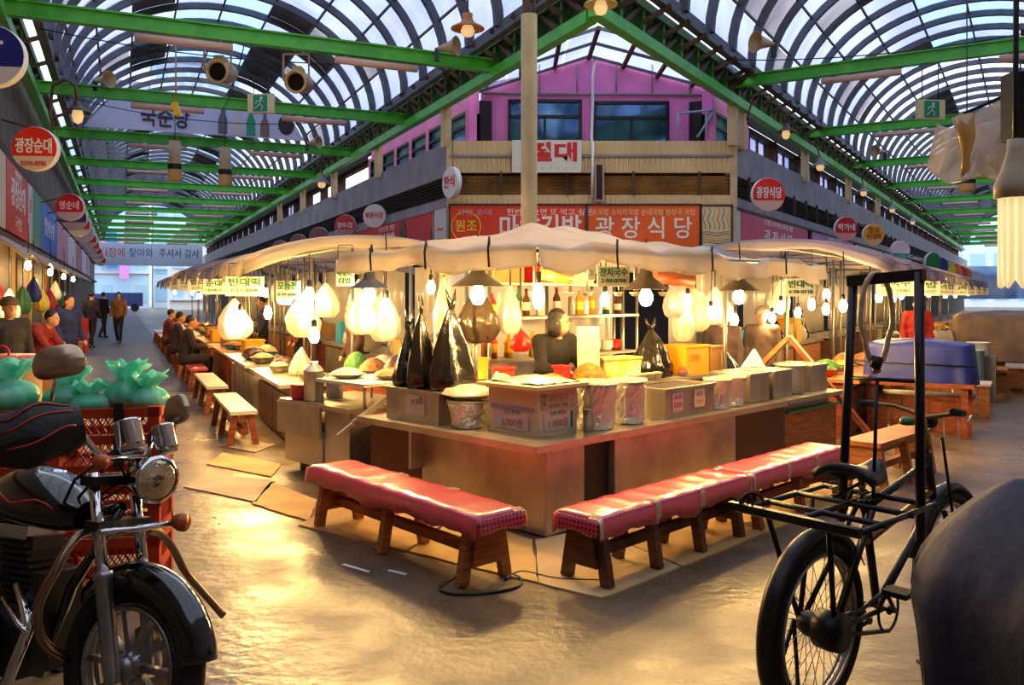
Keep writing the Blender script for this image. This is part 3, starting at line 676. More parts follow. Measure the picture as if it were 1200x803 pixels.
# box speakers tucked on the beams
for px, py, Y, sl in ((112, 95, 19.5, 'on the second beam beside the gooseneck lamp'), (512, 57, 16.2, 'above the first beam by the flat orange lamp'), (360, 168, 26, 'by the banner portrait'), (907, 52, 15.5, 'above the first beam of the right vault'), (1037, 178, 27, 'on the second beam of the right vault')):
    p = at(px, py, Y); t = thing('horn_speaker', 'small tan horn speaker '+sl, 'speaker', p, 0, 'horn speakers on the roof beams')
    m = Matrix.Rotation(1.2 if px < 700 else -1.2, 4, 'Z') @ Matrix.Rotation(PI/2, 4, 'X')
    MB().lathe([(.03, 0), (.06, .1), (.12, .3), (.2, .42), (.19, .42), (.1, .28), (0, .2)], 14, m).build('horn', spotb, t)
    MB().box((0, 0, -.12), (.08, .08, .24)).build('foot', black, t)
# thin cables
cab = black
for k, (a, b_, sag) in enumerate(((LS(-1.3, 17, 6.3), LS(6.2, 16.5, 6.5), .3), (LS(-1.3, 23, 6.4), LS(6.2, 23.4, 6.6), .4), (LS(2, 15.9, 6.1), LS(2.2, 21.7, 6.1), .2), (RS(-5.3, 17, 6.4), RS(2, 18, 6.6), .3))):
    pts = [a.lerp(b_, q/10)-Vector((0, 0, sag*4*(q/10)*(1-q/10))) for q in range(11)]
    tag(MB().tube(pts, .012, 5).build('cable', cab), ['thin black cable strung across the left vault behind its first beam', 'thin black cable strung across the left vault behind its second beam', 'thin black cable between the first two beams of the left vault', 'thin black cable strung across the right vault'][k], 'cable', 'cables across the vaults')
t = thing('hanging_hook', 'yellow crane hook on a cord from the first beam of the left vault', 'hook', at(206, 128, 16.0))
MB().tube([(0, 0, .1), (0, 0, 1.55)], .015, 6).build('cord', M('tan_cord', (196, 150, 80), .7), t); MB().bar((-.03, 0, .12), (.05, 0, -.12), .1, .1).build('hook_block', yell, t)
# ------------------------------------------------------------------ end of the left street: daylight, banner board, houses
e = board('long pale welcome banner across the far end of the left street', LS(2.5, 83.2, 5.2), -AL, 8.6, 2.0, (176, 190, 214), [('시장에', .1, .9, 2.0, letr, .0, -3.2), ('찾아와', .1, .9, 2.0, letb, 0, -.9), ('주셔서 감사', .1, .9, 3.4, letk, 0, 2.3)], cat='banner', name='welcome_banner')
bm1 = M('pale_facade', (226, 240, 248), .7, c2=(206, 228, 244), sc=.3); bm2 = M('blue_facade', (196, 228, 246), .6, c2=(176, 214, 240), sc=.3)
wg = M('sky_window', (170, 212, 238), .15)
def house(label, fr_, v, s, w_, d_, h_, mat, nx, nz, heading):
    t = thing('street_building', label, 'building', fr_(v, s), -heading)
    MB().box((0, d_/2, h_/2), (w_, d_, h_)).build('wall', mat, t)
    wm = MB().box((0, -.05, 0), (w_/nx*.62, .12, h_/nz*.6)).mesh('window', wg)
    for i in range(nx):
        for j in range(nz): inst(wm, 'window', t, (-w_/2+(i+.5)*w_/nx, 0, (j+.55)*h_/nz))
    MB().box((0, -.1, h_*.16), (w_, .5, .25)).build('ledge', white, t)
    MB().box((0, d_/2, h_+.15), (w_+.3, d_+.3, .3)).build('roof_slab', concrete, t)
house('pale blue office block beyond the far end of the left street', LS, -1.5, 108, 9, 8, 26, bm2, 5, 8, AL)
house('white office block beyond the far end of the left street', LS, 8.5, 112, 10, 8, 30, bm1, 5, 9, AL)
house('low white building at the far end of the left street', LS, 7.2, 98, 5, 5, 7, white, 3, 2, AL)
house('white block beyond the far end of the right street', RS, -2, 125, 16, 8, 26, bm1, 6, 7, AR)
for v, z0, z1, c, lb_ in ((-1.6, 4.2, 8.4, (226, 110, 214), 'upper'), (.0, 2.6, 6.6, (230, 150, 226), 'lower'), (-.85, 3.8, 7.2, (60, 120, 226), 'blue')):
    board({'upper': 'magenta vertical street sign at the end of the left street', 'lower': 'pale pink vertical street sign at the end of the left street', 'blue': 'blue vertical street sign at the end of the left street'}[lb_], LS(v*1.5+.3, 106.8, (z0+z1)/2+1.2), -AL, 1.0, (z1-z0)*1.2, c, [('식당', .3, .5, .6, letw)])
t = thing('delivery_truck', 'dark blue truck parked across the far end of the left street', 'truck', LS(0.3, 90), -AL)
MB().box((0, 0, 1.15), (3.2, 1.9, 1.3)).build('cargo_box', M('navy_box', (60, 76, 130), .5), t); MB().box((-2.25, 0, 1.0), (1.1, 1.8, 1.4)).build('cab', M('cab_blue', (70, 90, 150), .4), t)
for x in (-2.2, .9): MB().tube([(x, -.95, .38), (x, .95, .38)], .38, 14).build('wheel', rubber, t)
# far walls closing the picture: right-hand side of the right street
wr = MB().box((3.6, 40, 3.2), (1.4, 110, 6.4)); o = wr.build('wall_right', concrete); o.rotation_euler = (0, 0, -AR); struct(o)
tarpb = Mthin('blue_white_tarp', (186, 214, 246), .5, c2=(236, 242, 250), sc=1.5)
for k, (px, py, w_, h_) in enumerate(((1180, 331, 2.6, .8), (1150, 338, 2.2, .6))):
    p = at(px, py, 42+k*6); t = MB().sheet(lambda u, q: Vector(((u-.5)*w_*2, .25*math.sin(u*7+k), (q-.5)*h_*2)), 10, 4).build('tarp_sheet', tarpb, thick=.01, loc=p); tag(t, ['larger blue white tarpaulin hung at the far end of the right street', 'smaller blue white tarpaulin hung at the far end of the right street'][k], 'tarp', 'tarps at the end of the right street')
# ------------------------------------------------------------------ small-goods builders
foil = M('aluminium_foil', (236, 230, 220), .3, .85, bump=.5, bsc=40)
film = Mthin('clear_plastic_film', (244, 242, 236), .45, gloss=.16, rough=.25)
wfilm = Mthin('white_plastic_film', (244, 238, 226), .12, gloss=.1, rough=.4)
blackbag = M('black_plastic_bag', (22, 19, 17), .22, bump=.8, bsc=7, spec=.7)
food_o = M('orange_food', (226, 128, 30), .6, c2=(186, 76, 16), sc=30, bump=.8, bsc=45)
food_y = M('yellow_food', (236, 196, 50), .6, c2=(214, 150, 30), sc=25, bump=.6)
food_b = M('fried_food', (196, 120, 46), .55, c2=(120, 62, 24), sc=18, bump=.9, bsc=30)
food_d = M('dark_sausage', (74, 38, 28), .35, c2=(46, 24, 20), sc=15, bump=.5)
food_w = M('pale_dough', (232, 214, 176), .6, c2=(206, 180, 132), sc=14, bump=.5)
food_g = M('green_leaves', (70, 130, 46), .6, c2=(40, 90, 30), sc=20, bump=.8)
blueb = M('blue_plastic', (70, 170, 224), .35)
greenp = M('green_plastic', (30, 140, 74), .4)
carton = M('brown_carton', (196, 150, 92), .75, c2=(176, 128, 74), sc=4)
ycarton = M('yellow_carton', (244, 176, 20), .55)
clearg = M('bottle_glass', (60, 110, 60), .08, spec=.7)
def pot(label, loc, r, h, mat=None, food=None, group=None, lid=False, rim=True, name='steel_pot'):
    t = thing(name, label, 'pot', loc, random.random()*6, group)
    MB().lathe([(0, 0), (r*.92, 0), (r, .02), (r, h), (r*1.06, h), (r*1.06, h+.01), (r*.95, h), (r*.95, h*.8)], 20).build('body', mat or steel2, t)
    if food: MB().lathe([(r*.95, h*.85), (r*.7, h*1.0), (r*.35, h*1.08), (0, h*1.1)], 16, wob=.05).build('food', food, t)
    if lid: MB().lathe([(r*1.05, h+.01), (r*.6, h+.05), (.03, h+.06), (.03, h+.09), (0, h+.09)], 18).build('lid', steel2, t)
    return t
def bowl(label, loc, r, h, mat, food=None, group=None, heap=.6, name='bowl', cat='bowl'):
    t = thing(name, label, cat, loc, random.random()*6, group)
    MB().lathe([(0, 0), (r*.55, 0), (r*.8, h*.4), (r, h), (r*1.05, h), (r*.96, h*.97), (r*.75, h*.45), (0, h*.2)], 20).build('body', mat, t)
    if food: MB().lathe([(r*.93, h*.9), (r*.8, h+heap*r*.35), (r*.5, h+heap*r*.75), (r*.2, h+heap*r*.95), (0, h+heap*r)], 18, wob=.05).build('food', food, t)
    return t
def foilpot(label, loc, r, h, flare=1.15):
    t = thing('foil_wrapped_pot', label, 'pot', loc, random.random()*6)
    pr = [(r*.9, 0), (r, .03)]+[(r*(1.0+(flare-1)*max(0, q-.45)/.5), h*q) for q in (.16, .26, .36, .46, .56, .66, .76, .86, .95)]+[(r*flare*1.03, h), (r*flare*.97, h*1.02), (r*.8, h*.93)]
    fm_ = MB().lathe(pr, 34); jr = random.Random(int(loc[0]*1000))
    fm_.v = [v*1 if i >= 34*11 else Vector((v.x*(1+jr.uniform(-.055, .05)), v.y*(1+jr.uniform(-.055, .05)), v.z+jr.uniform(0, .008))) for i, v in enumerate(fm_.v)]; fm_.sm = [False]*len(fm_.f)
    fm_.build('foil_wrap', foil, t)
    MB().lathe([(r*flare*.99, h*.85), (r*flare*1.05, h*.95), (r*flare, h*1.0)], 24, Matrix.Translation((0, 0, .02))).build('film_collar', film, t)
    MB().lathe([(r*flare*.9, h*.95), (r*.5, h*1.08), (0, h*1.1)], 16, wob=.04).build('food', food_w, t)
    return t
def crate(label, loc, rz, d, mat, lid=None, stickers=(), group=None, name='steel_box', cat='box'):
    t = thing(name, label, cat, loc, rz, group); x, y, z = d; w = .012
    b = MB()
    for s in (-1, 1): b.box((s*(x/2-w/2), 0, z/2), (w, y, z)); b.box((0, s*(y/2-w/2), z/2), (x-2*w, w, z))
    b.box((0, 0, w/2), (x-2*w, y-2*w, w)); b.build('body', mat, t)
    r = MB()
    for s in (-1, 1): r.box((s*x/2, 0, z), (.03, y+.03, .02)); r.box((0, s*y/2, z), (x-.03, .03, .02))
    r.build('rim', mat, t)
    if lid: MB().box((0, 0, z-.02), (x-.04, y-.04, .04)).build('contents', lid, t)
    for st in stickers:
        side, u, v_, w_, h_, c, lines = st
        m = {'f': (Matrix.Translation((0, -y/2-.004, 0))), 'l': Matrix.Translation((-x/2-.004, 0, 0)) @ Matrix.Rotation(-PI/2, 4, 'Z')}[side]
        e = bpy.data.objects.new('sticker', MB().box((u, 0, v_), (w_, .004, h_)).mesh('sticker', smat(c))); COL.objects.link(e); e.parent = t; e.matrix_local = m
        for body, zz_, sz, fw, mt in lines:
            q = text(body, sz, mt, e, (u, -.003, v_+zz_), fitw=fw, ext=.0005)
    return t
def bagmesh(h, r, tie=True, seed=0, hang=False):
    rnd = random.Random(seed); ph = [rnd.random()*6 for _ in range(4)]
    n, k = 36, 16; vs = []
    for i in range(k+1):
        f = i/k; z = h*f
        q = r*(1-f**1.35*.95)*1.12 if tie else r*(.9+.15*math.sin(f*PI))
        if f < .15 and not hang: q *= .85+f
        if hang: q = r*1.05*math.sin(PI*min(1, .06+f*.94)**.75)**.8*(1-.35*f)+.01
        for j in range(n):
            a = 2*PI*j/n; wv = 1+.09*math.sin(3*a+ph[0]+f*3)+.10*math.sin(6*a+ph[1]+f*2)+.06*math.sin(11*a+ph[2]+4*f)+.03*math.sin(f*28+5*a+ph[3])
            vs.append((q*wv*math.cos(a)+.04*r*math.sin(f*7+ph[3]), q*wv*math.sin(a)*.85, z))
    fs = [(i*n+j, i*n+(j+1) % n, (i+1)*n+(j+1) % n, (i+1)*n+j) for i in range(k) for j in range(n)]
    fs += [tuple(reversed(range(n))), tuple(k*n+j for j in range(n))]
    return MB().add(vs, fs, True)
def bag(label, loc, r, h, mat, seed, rz=0, group=None, ears=True, name='plastic_bag', hang=False):
    t = thing(name, label, 'bag', loc, rz, group)
    bagmesh(h, r, True, seed, hang).build('sack', mat, t)
    if ears:
        b = MB()
        for s in (-1, 1): b.tube([(0, 0, h*.94), (s*r*.15, 0, h*1.06), (s*r*.28, .01, h*1.2)], [r*.1, r*.09, r*.02], 6)
        b.build('tied_ears', mat, t)
    return t
def bottle(label, loc, r, h, mat, capm, group=None, lab=None):
    t = thing('bottle', label, 'bottle', loc, 0, group)
    MB().lathe([(0, 0), (r, 0), (r, h*.6), (r*.4, h*.78), (r*.36, h*.95), (0, h*.95)], 12).build('glass', mat, t)
    MB().lathe([(r*.42, h*.93), (r*.42, h), (0, h)], 10).build('cap', capm, t)
    if lab: MB().lathe([(r*1.02, h*.2), (r*1.02, h*.5)], 12).build('label_band', lab, t)
    return t
def plate_on(z, px, py): return gr(px, py, z)
# ------------------------------------------------------------------ main stall counter
S45 = PI/4
ZC = .64
ct = thing('steel_counter', 'L-shaped stainless steel food stall counter with its corner towards the benches', 'counter', C0, S45)
def slab(mb, r0, r1, l0, l1, z0, z1): mb.box(((r0+r1)/2, (l0+l1)/2, (z0+z1)/2), (r1-r0, l1-l0, z1-z0))
wt = MB(); wt.prism([(-.13, -.03), (3.36, -.03), (3.36, .62), (.62, .62), (.62, 2.02), (-.13, 2.02)], .05, Matrix(((1,0,0,0),(0,0,1,0),(0,-1,0,ZC),(0,0,0,1))))
wt.build('worktop', steel, ct, bevel=.008)
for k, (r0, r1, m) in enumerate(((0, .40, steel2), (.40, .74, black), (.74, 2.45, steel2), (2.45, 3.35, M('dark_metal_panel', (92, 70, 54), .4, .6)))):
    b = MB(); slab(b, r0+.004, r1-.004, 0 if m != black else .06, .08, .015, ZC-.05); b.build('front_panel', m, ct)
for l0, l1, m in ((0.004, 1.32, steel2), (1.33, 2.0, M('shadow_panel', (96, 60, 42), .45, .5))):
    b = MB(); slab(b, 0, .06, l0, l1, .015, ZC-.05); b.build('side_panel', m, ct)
b = MB(); slab(b, -.125, .0, 1.3, 1.33, .3, ZC-.05); b.build('bracket', steel2, ct)
b = MB(); b.bar((-.16, 2.02, .58), (.18, 2.02, .76), .02, .05); b.bar((-.30, 2.04, .49), (-.12, 2.03, .60), .02, .03); b.build('end_strip', steel, ct)
b = MB(); slab(b, .12, .55, .12, 1.95, 0, .55); slab(b, .56, 3.3, .12, .55, 0, .55); b.build('carcass', dark, ct)
# raised inner display shelf
sh = thing('display_shelf', 'raised steel shelf behind the counter carrying the food', 'shelf', C0, S45)
b = MB(); slab(b, .66, 3.5, .64, 1.05, .84, .87); b.build('shelf_board', steel2, sh)
b = MB(); slab(b, .66, 1.05, 1.06, 2.1, .84, .87); b.build('shelf_board', steel2, sh)
for r, l in ((.7, .68), (3.45, .68), (3.45, 1.0), (.7, 2.05), (1.0, 2.05), (2.1, .7)): MB().tube([(r, l, 0), (r, l, .84)], .02, 6).build('leg', steel2, sh)
# left cabinet, right wooden end
cb = thing('steel_cabinet', 'stainless steel cabinet with upper fascia left of the red benches', 'cabinet', C0, S45)
b = MB(); slab(b, -.02, .75, 2.24, 3.3, .10, .5); b.build('body', steel2, cb)
b = MB(); slab(b, -.08, .78, 2.22, 3.36, .63, .67); b.build('worktop', steel, cb)
b = MB(); slab(b, -.10, -.07, 2.64, 3.36, .36, .65); b.build('upper_fascia', steel2, cb)
b = MB(); slab(b, -.05, -.02, 2.24, 2.62, .1, .64); b.build('cabinet_door', steel2, cb)
b = MB(); slab(b, -.05, -.02, 2.66, 3.3, .1, .42); b.build('lower_panel', M('pale_steel', (206, 196, 176), .5, .4), cb)
b = MB(); slab(b, .05, .7, 2.3, 3.2, 0, .1); b.build('plinth', black, cb)
we = thing('wooden_counter', 'orange wood counter end with green edging and a steel top', 'counter', C0, S45)
b = MB(); slab(b, 3.42, 4.55, .04, .6, 0, .5); b.build('body', wood, we)
b = MB(); slab(b, 3.42, 4.55, 0.0, .6, .5, .52); b.build('edging', greenp, we)
b = MB(); slab(b, 3.38, 4.6, -.03, .62, .6, .645); b.build('worktop', steel, we)
b = MB(); slab(b, 3.42, 4.5, .1, .6, .52, .6); b.build('apron', steel2, we)
# ------------------------------------------------------------------ goods on the counter
one = [('국순당 생막걸리', .055, .035, .17, letk), ('1,000원', -.02, .07, .2, letr)]
crate('tall white steel price box on the counter corner with 1,000 won stickers', MS(.35, .46, ZC), S45, (.42, .5, .33), M('pale_box_steel', (226, 206, 170), .45, .1),
      stickers=[('f', 0, .1, .3, .13, (226, 206, 184), one), ('f', -.0, .24, .36, .11, (206, 176, 140), [('광장식당', .02, .05, .2, letr), ('빈대떡 국밥', -.03, .03, .2, letg)]), ('f', -.15, .26, .05, .08, (226, 50, 20), []), ('f', .145, .1, .025, .12, (20, 100, 60), []),
                ('l', 0, .1, .38, .13, (220, 206, 206), one), ('l', 0, .19, .44, .03, (150, 150, 176), []), ('l', .17, .1, .025, .12, (20, 90, 60), [])])
t = thing('serving_board', 'pale board with a foil wrapped packet lying on the price box', 'board', MS(.35, .46, ZC+.335), S45)
MB().box((0, 0, .015), (.56, .62, .025)).build('plate', M('pale_board', (236, 214, 160), .5), t)
MB().sheet(lambda u, v: Vector(((u-.5)*.46+.03, (v-.5)*.5, .035+.035*math.sin(u*PI)*math.sin(v*PI)+.008*math.sin(u*23+v*9))), 14, 12).build('foil_packet', foil, t, thick=.004)
crate('low steel box with a red sticker under the black bags', MS(.16, 1.44, ZC), S45, (.34, .66, .25), steel2, lid=dark, stickers=[('l', .05, .14, .24, .15, (206, 196, 190), [('소주', .02, .05, .1, letk)]), ('l', .13, .18, .06, .06, (226, 70, 40), [])])
bag('brown black plastic bag with knotted ears, smallest of three on the steel box', MS(.16, 1.68, ZC+.26), .13, .52, blackbag, 3, .3)
bag('tall black plastic bag with knotted ears in the middle of three', MS(.12, 1.48, ZC+.26), .14, .62, blackbag, 5, 1.3)
bag('wide wrinkled black plastic bag, largest of three on the steel box', MS(.2, 1.2, ZC+.26), .2, .66, blackbag, 9, .9)
foilpot('short foil wrapped bowl left of the price box', MS(.12, .92, ZC), .125, .19, 1.25)
t = thing('wrapped_plate', 'flat plate wrapped in crumpled clear film beside the black bags', 'plate', MS(.2, .98, ZC+.215))
MB().lathe([(0, 0), (.14, 0), (.22, .03), (.23, .035)], 22).build('dish', white, t)
MB().lathe([(.23, .03), (.2, .075), (.1, .095), (0, .10)], 22, wob=.05).build('film', wfilm, t)
foilpot('tall foil wrapped pot right of the price box', MS(.78, .2, ZC), .135, .34, 1.12)
foilpot('tall foil wrapped pot beside the stickered steel box', MS(1.17, .2, ZC), .125, .33, 1.15)
pot('slim steel cup tucked behind the price box', MS(.60, .14, ZC), .035, .16, group=None)
crate('long steel box with two price stickers on the right counter', MS(1.83, .25, ZC), S45, (.72, .38, .24), steel2, lid=dark, stickers=[('f', -.19, .13, .15, .15, (226, 200, 190), [('순대', .04, .04, .1, letr), ('5000', -.02, .06, .12, letr)]), ('f', .13, .14, .16, .15, (240, 216, 190), [('국수', .03, .05, .1, letg), ('3000', -.03, .05, .12, lety)])])
for k, (r, l, rr, h) in enumerate(((2.38, .14, .10, .26), (2.66, .16, .10, .26))):
    foilpot(['short foil wrapped pot', 'squat foil wrapped pot'][k]+[' right of the stickered steel box', ' left of the steel tins'][k], MS(r, l, ZC), rr, h, 1.25)
for k, r in enumerate((3.05, 3.5)):
    crate(['steel tin standing on the end of the steel counter', 'steel tin standing on the wooden counter'][k], MS(r, .3, ZC+.006), S45, (.36, .4, .26), steel2, lid=food_w)
pot('round steel canister with white paper label between steel tins', MS(3.9, .22, ZC+.006), .13, .28, steel2, food_w)
crate('steel tin with a green tag at the far end of the wooden counter', MS(4.28, .3, ZC+.006), S45, (.36, .4, .27), steel2, lid=greenp)
# food on the raised shelf
ZS = .872
def onshelf(fn, r, l, *a, **k): return fn(a[0], MS(r, l, ZS), *a[1:], **k)
onshelf(bowl, 1.48, .86, 'wide tray heaped with orange food in front of the vendor', .17, .06, steel2, food_o, heap=.75)
onshelf(bowl, 1.02, .88, 'tray of orange fritters beside the blue basin', .14, .06, steel2, food_o, heap=.45)
onshelf(bowl, .80, .70, 'light blue plastic basin in front of the vendor', .10, .10, blueb)
onshelf(bowl, 1.24, .72, 'shallow pan of yellow food beside the orange heap', .09, .05, steel2, food_y, heap=.3)
onshelf(bowl, 1.74, .72, 'bright yellow melon half on the steel shelf', .075, .02, yell, M('melon_yellow', (250, 220, 30), .4), heap=.9)
onshelf(crate, 1.98, .92, 'yellow and white packet box beside the orange heap', S45-.2, (.34, .2, .2), M('packet_yellow', (250, 226, 60), .5, c2=(240, 240, 226), sc=7), lid=white, name='packet_box')
for k in range(4): onshelf(bowl, 1.90+k*.12, .70, 'small clear cup in a row on the steel shelf edge', .05, .06, film, food_w, group='row of small clear cups', heap=.2, name='cup', cat='cup')
bag('big glossy black plastic bag on the right end of the steel shelf', MS(2.44, .90, ZS), .2, .46, blackbag, 21, .4)
crate('orange yellow carton standing on the steel shelf', MS(2.95, .86, ZS), S45, (.4, .3, .27), ycarton, lid=ycarton, stickers=[('f', -.05, .16, .2, .08, (230, 150, 20), [('과일', 0, .06, .12, letr)])], name='carton')
crate('tan carton beside the orange yellow carton', MS(3.3, .86, ZS), S45, (.22, .3, .25), carton, lid=carton, name='carton')
onshelf(bowl, 2.68, .70, 'red orange heap on a small tray by the black bag', .06, .04, steel2, M('red_food', (230, 60, 24), .5), heap=.9)
bag('shiny dark blue bag behind the steel tins', MS(3.62, .8, ZC), .2, .42, M('dark_blue_bag', (34, 40, 62), .2, bump=.6, bsc=8), 31, .2, ears=False)
bag('crumpled white bag behind the steel tins', MS(4.1, .75, ZC), .18, .42, M('white_bag', (240, 238, 230), .5, bump=.4, bsc=9), 33, .2, ears=False)
# left wing shelf
for k, (r, l, lab, f) in enumerate(((.78, 1.22, 'tray of white wrapped bundles by the black bags', food_w), (.78, 1.56, 'tray of yellow pickles on the left shelf', food_y), (.78, 1.92, 'tray of fried food on the left shelf', food_b))):
    onshelf(bowl, r, l, lab, .11, .05, steel2, f, heap=.6)
bag('crumpled white film bundle between the black bags and the vendor', MS(.46, .95, ZC), .13, .40, wfilm, 41, 0, ears=False)
# cabinet goods
zc2 = .672
pot('red and white round tub on the steel cabinet', MS(.04, 3.14, zc2), .11, .13, redp, food_w, name='red_tub')
pot('steel canister left of the red tub', MS(.25, 3.26, zc2), .075, .24, steel2, lid=True)
pot('tall steel canister right of the red tub', MS(.02, 2.93, zc2), .085, .27, steel2, lid=True)
pot('short steel canister on the steel cabinet', MS(.3, 3.0, zc2), .08, .15, steel2, lid=True)
t = thing('hotplate', 'pale griddle tray standing on four legs above the steel cabinet', 'griddle', MS(.3, 2.46, zc2), S45)
MB().box((0, 0, .2), (.62, .75, .03)).build('tray', M('pale_enamel', (232, 226, 210), .35), t)
for x in (-.27, .27):
    for y in (-.33, .33): MB().tube([(x, y, 0), (x, y, .19)], .014, 6).build('leg', steel2, t)
bowl('tray of pale dumplings on the griddle', MS(.2, 2.64, zc2+.217), .16, .04, steel2, food_w, heap=.35)
bowl('tray of brown fritters on the griddle', MS(.42, 2.28, zc2+.217), .16, .04, steel2, food_b, heap=.4)
# ------------------------------------------------------------------ canopy over the main stall
tarp = Mthin('canopy_vinyl', (246, 240, 228), .08, c2=(230, 220, 204), sc=1.5, gloss=.06, rough=.5)
cp = thing('stall_canopy', 'big cream vinyl canopy with a hanging hem over the corner stall', 'canopy', C0, S45)
R0, R1, L0, L1 = -.3, 3.75, -.2, 2.0
def edge_h(r, l):
    d = min(r-R0, R1-r, l-L0, L1-l); d = max(0, d); s = min(1, d/1.25)
    g_ = math.exp(-((r-.6)**2+(l-.6)**2)/1.6); z = 1.98-.05*min(1, max(0, r-.6)/2.5)-.03*min(1, max(0, l-.4)/1.4)+(.09+.17*g_)*(1-(1-s)**1.3)
    z += .025*math.sin(r*5+l*2)+.02*math.sin(l*7-r*3)+.018*math.sin(r*13+1)*math.sin(l*11)
    z += .09*math.exp(-((r-2.0)**2+(l-.8)**2)*5)
    return z
MB().sheet(lambda u, v: Vector((R0+(R1-R0)*u, L0+(L1-L0)*v, edge_h(R0+(R1-R0)*u, L0+(L1-L0)*v))), 56, 40).build('vinyl_top', tarp, cp, thick=.004)
def hem(p, q, n, seed):
    def f(u, v):
        x = p[0]+(q[0]-p[0])*u; y = p[1]+(q[1]-p[1])*u; k = u*n
        drop = .135+.03*abs(math.sin(k*PI))+.015*math.sin(k*2.3+seed)
        nx, ny = (q[1]-p[1]), -(q[0]-p[0]); L = math.hypot(nx, ny); o = (.012+.02*v)*(1+.8*math.sin(k*9+seed)*v+.5*math.sin(k*17)*v)
        return Vector((x+nx/L*o, y+ny/L*o, edge_h(x, y)+.005-drop*v))
    return MB().sheet(f, 60, 6)
hem((R0, L1), (R0, L0), 4, 1).build('hem', tarp, cp, thick=.004); hem((R0, L0), (R1, L0), 6, 2).build('hem', tarp, cp, thick=.004)
tube_m = M('galvanised_pipe', (150, 146, 138), .35, .8)
for a, b_ in (((R0+.05, L0+.05, 1.93), (R0+.05, L1-.05, 1.93)), ((R0+.05, L0+.05, 1.93), (R1-.05, L0+.05, 1.93)), ((.6, .6, 2.0), (3.4, .6, 1.97)), ((.8, .6, 2.0), (.8, 1.9, 1.94))):
    MB().tube([a, b_], .016, 6).build('pipe_rail', tube_m, cp)
for r, l, z in ((.64, 1.4, 2.0), (3.4, .68, 1.98), (.63, 1.9, 1.96), (3.3, 1.9, 1.92)):
    MB().tube([(r, l, 0), (r, l, z)], .022, 8).build('post', tube_m, cp)
for u in (.2, .5, .8):
    for p, q in (((R0, L1), (R0, L0)), ((R0, L0), (R1, L0))):
        x = p[0]+(q[0]-p[0])*u; y = p[1]+(q[1]-p[1])*u
        MB().tube([(x, y, 1.98), (x-.03, y-.03, 2.03), (x-.06, y-.05, 1.95), (x-.05, y-.05, 1.83)], .008, 5).build('tie_cord', black, cp)
t = MB().sheet(lambda u, v: Vector((2.55+.9*u, .2+.75*v, edge_h(2.55+.9*u, .2+.75*v)+.02+.05*math.sin(u*PI)*math.sin(v*PI))), 12, 10).build('blue_film', Mthin('blue_film', (150, 190, 230), .2, c2=(240, 244, 250), sc=3, gloss=.15), thick=.003); t.location = C0; t.rotation_euler = (0, 0, S45)
tag(t, 'pale blue plastic sheet lying on the canopy', 'sheet')
# ------------------------------------------------------------------ lamps
wire = black
def bulb_lamp(label, loc, top, r=.04, h=.12, mat=None, group=None, sh=None, spiral=False):
    """hanging bulb; loc = bulb centre, top = height the cord hangs from"""
    t = thing('bell_lamp' if sh else 'hanging_bulb', label, 'lamp', loc, 0, group)
    MB().lathe([(0, -h*.55), (r*.6, -h*.5), (r, -h*.2), (r*.95, h*.1), (r*.5, h*.42), (r*.4, h*.5), (0, h*.5)], 12).build('bulb', mat or bulbm, t)
    MB().lathe([(r*.45, h*.45), (r*.5, h*.5), (r*.5, h*.9), (0, h*.95)], 10).build('socket', black, t)
    if sh: MB().lathe([(sh, h*.35), (sh*.97, h*.38), (sh*.6, h*.35+sh*.28), (sh*.3, h*.35+sh*.5), (sh*.24, h*.35+sh*.85), (0, h*.35+sh*.88)], 22).build('shade', shade, t)
    MB().tube([(0, 0, h*.9), (.01, 0, (h+top-loc.z)/2), (0, 0, top-loc.z)], .006, 5).build('cord', wire, t)
    return t
def lampat(label, px, py, Y, top, **k): return bulb_lamp(label, at(px, py, Y), top, **k)
lampat('dark bell lamp hanging over the black bags', 560, 344, 6.35, 2.1, r=.055, h=.15, sh=.20)
lampat('dark bell lamp hanging over the orange heap', 757, 347, 6.9, 2.1, r=.055, h=.15, sh=.20)
lampat('dark bell lamp at the right end of the canopy', 866, 347, 7.4, 2.1, r=.05, h=.13, sh=.18)
lampat('small bare bulb on a looped wire left of the bell lamp', 505, 336, 6.5, 2.15, r=.032, h=.1)
lampat('long white energy bulb above the vendor', 631, 346, 6.6, 2.15, r=.045, h=.2)
lampat('bare bulb behind the green lettered sign', 709, 350, 7.6, 2.2)
lampat('bell lamp beside the red sign at the left end of the canopy', 433, 345, 7.35, 2.05, r=.055, h=.15, sh=.17)
lampat('bare bulb glowing beside the bell lamp at the left end of the canopy', 452, 360, 7.6, 2.2, r=.055, h=.16)
lampat('bare bulb hung low over the griddle', 368, 392, 8.6, 2.0, r=.055, h=.16)
lampat('bright bulb over the fried food of the second left stall', 282, 372, 9.9, 2.0, r=.06, h=.17)
lampat('pear shaped bulb beside the pole of the second left stall', 314, 366, 9.9, 2.0, r=.045, h=.15)
lampat('bright bulb under the pipe arch of the left stalls', 362, 345, 9.3, 2.1, r=.06, h=.17)
for k, (px, py, Y) in enumerate(((806, 352, 8.3), (833, 366, 9.2), (861, 374, 9.6), (915, 360, 9.0), (951, 356, 9.3), (968, 362, 9.6), (988, 358, 9.0), (905, 372, 10.5), (935, 366, 11))):
    lampat('bare warm bulb in the cluster over the right stalls', px, py, Y, 2.1, r=.04, h=.13, group='bare bulbs over the right stalls')
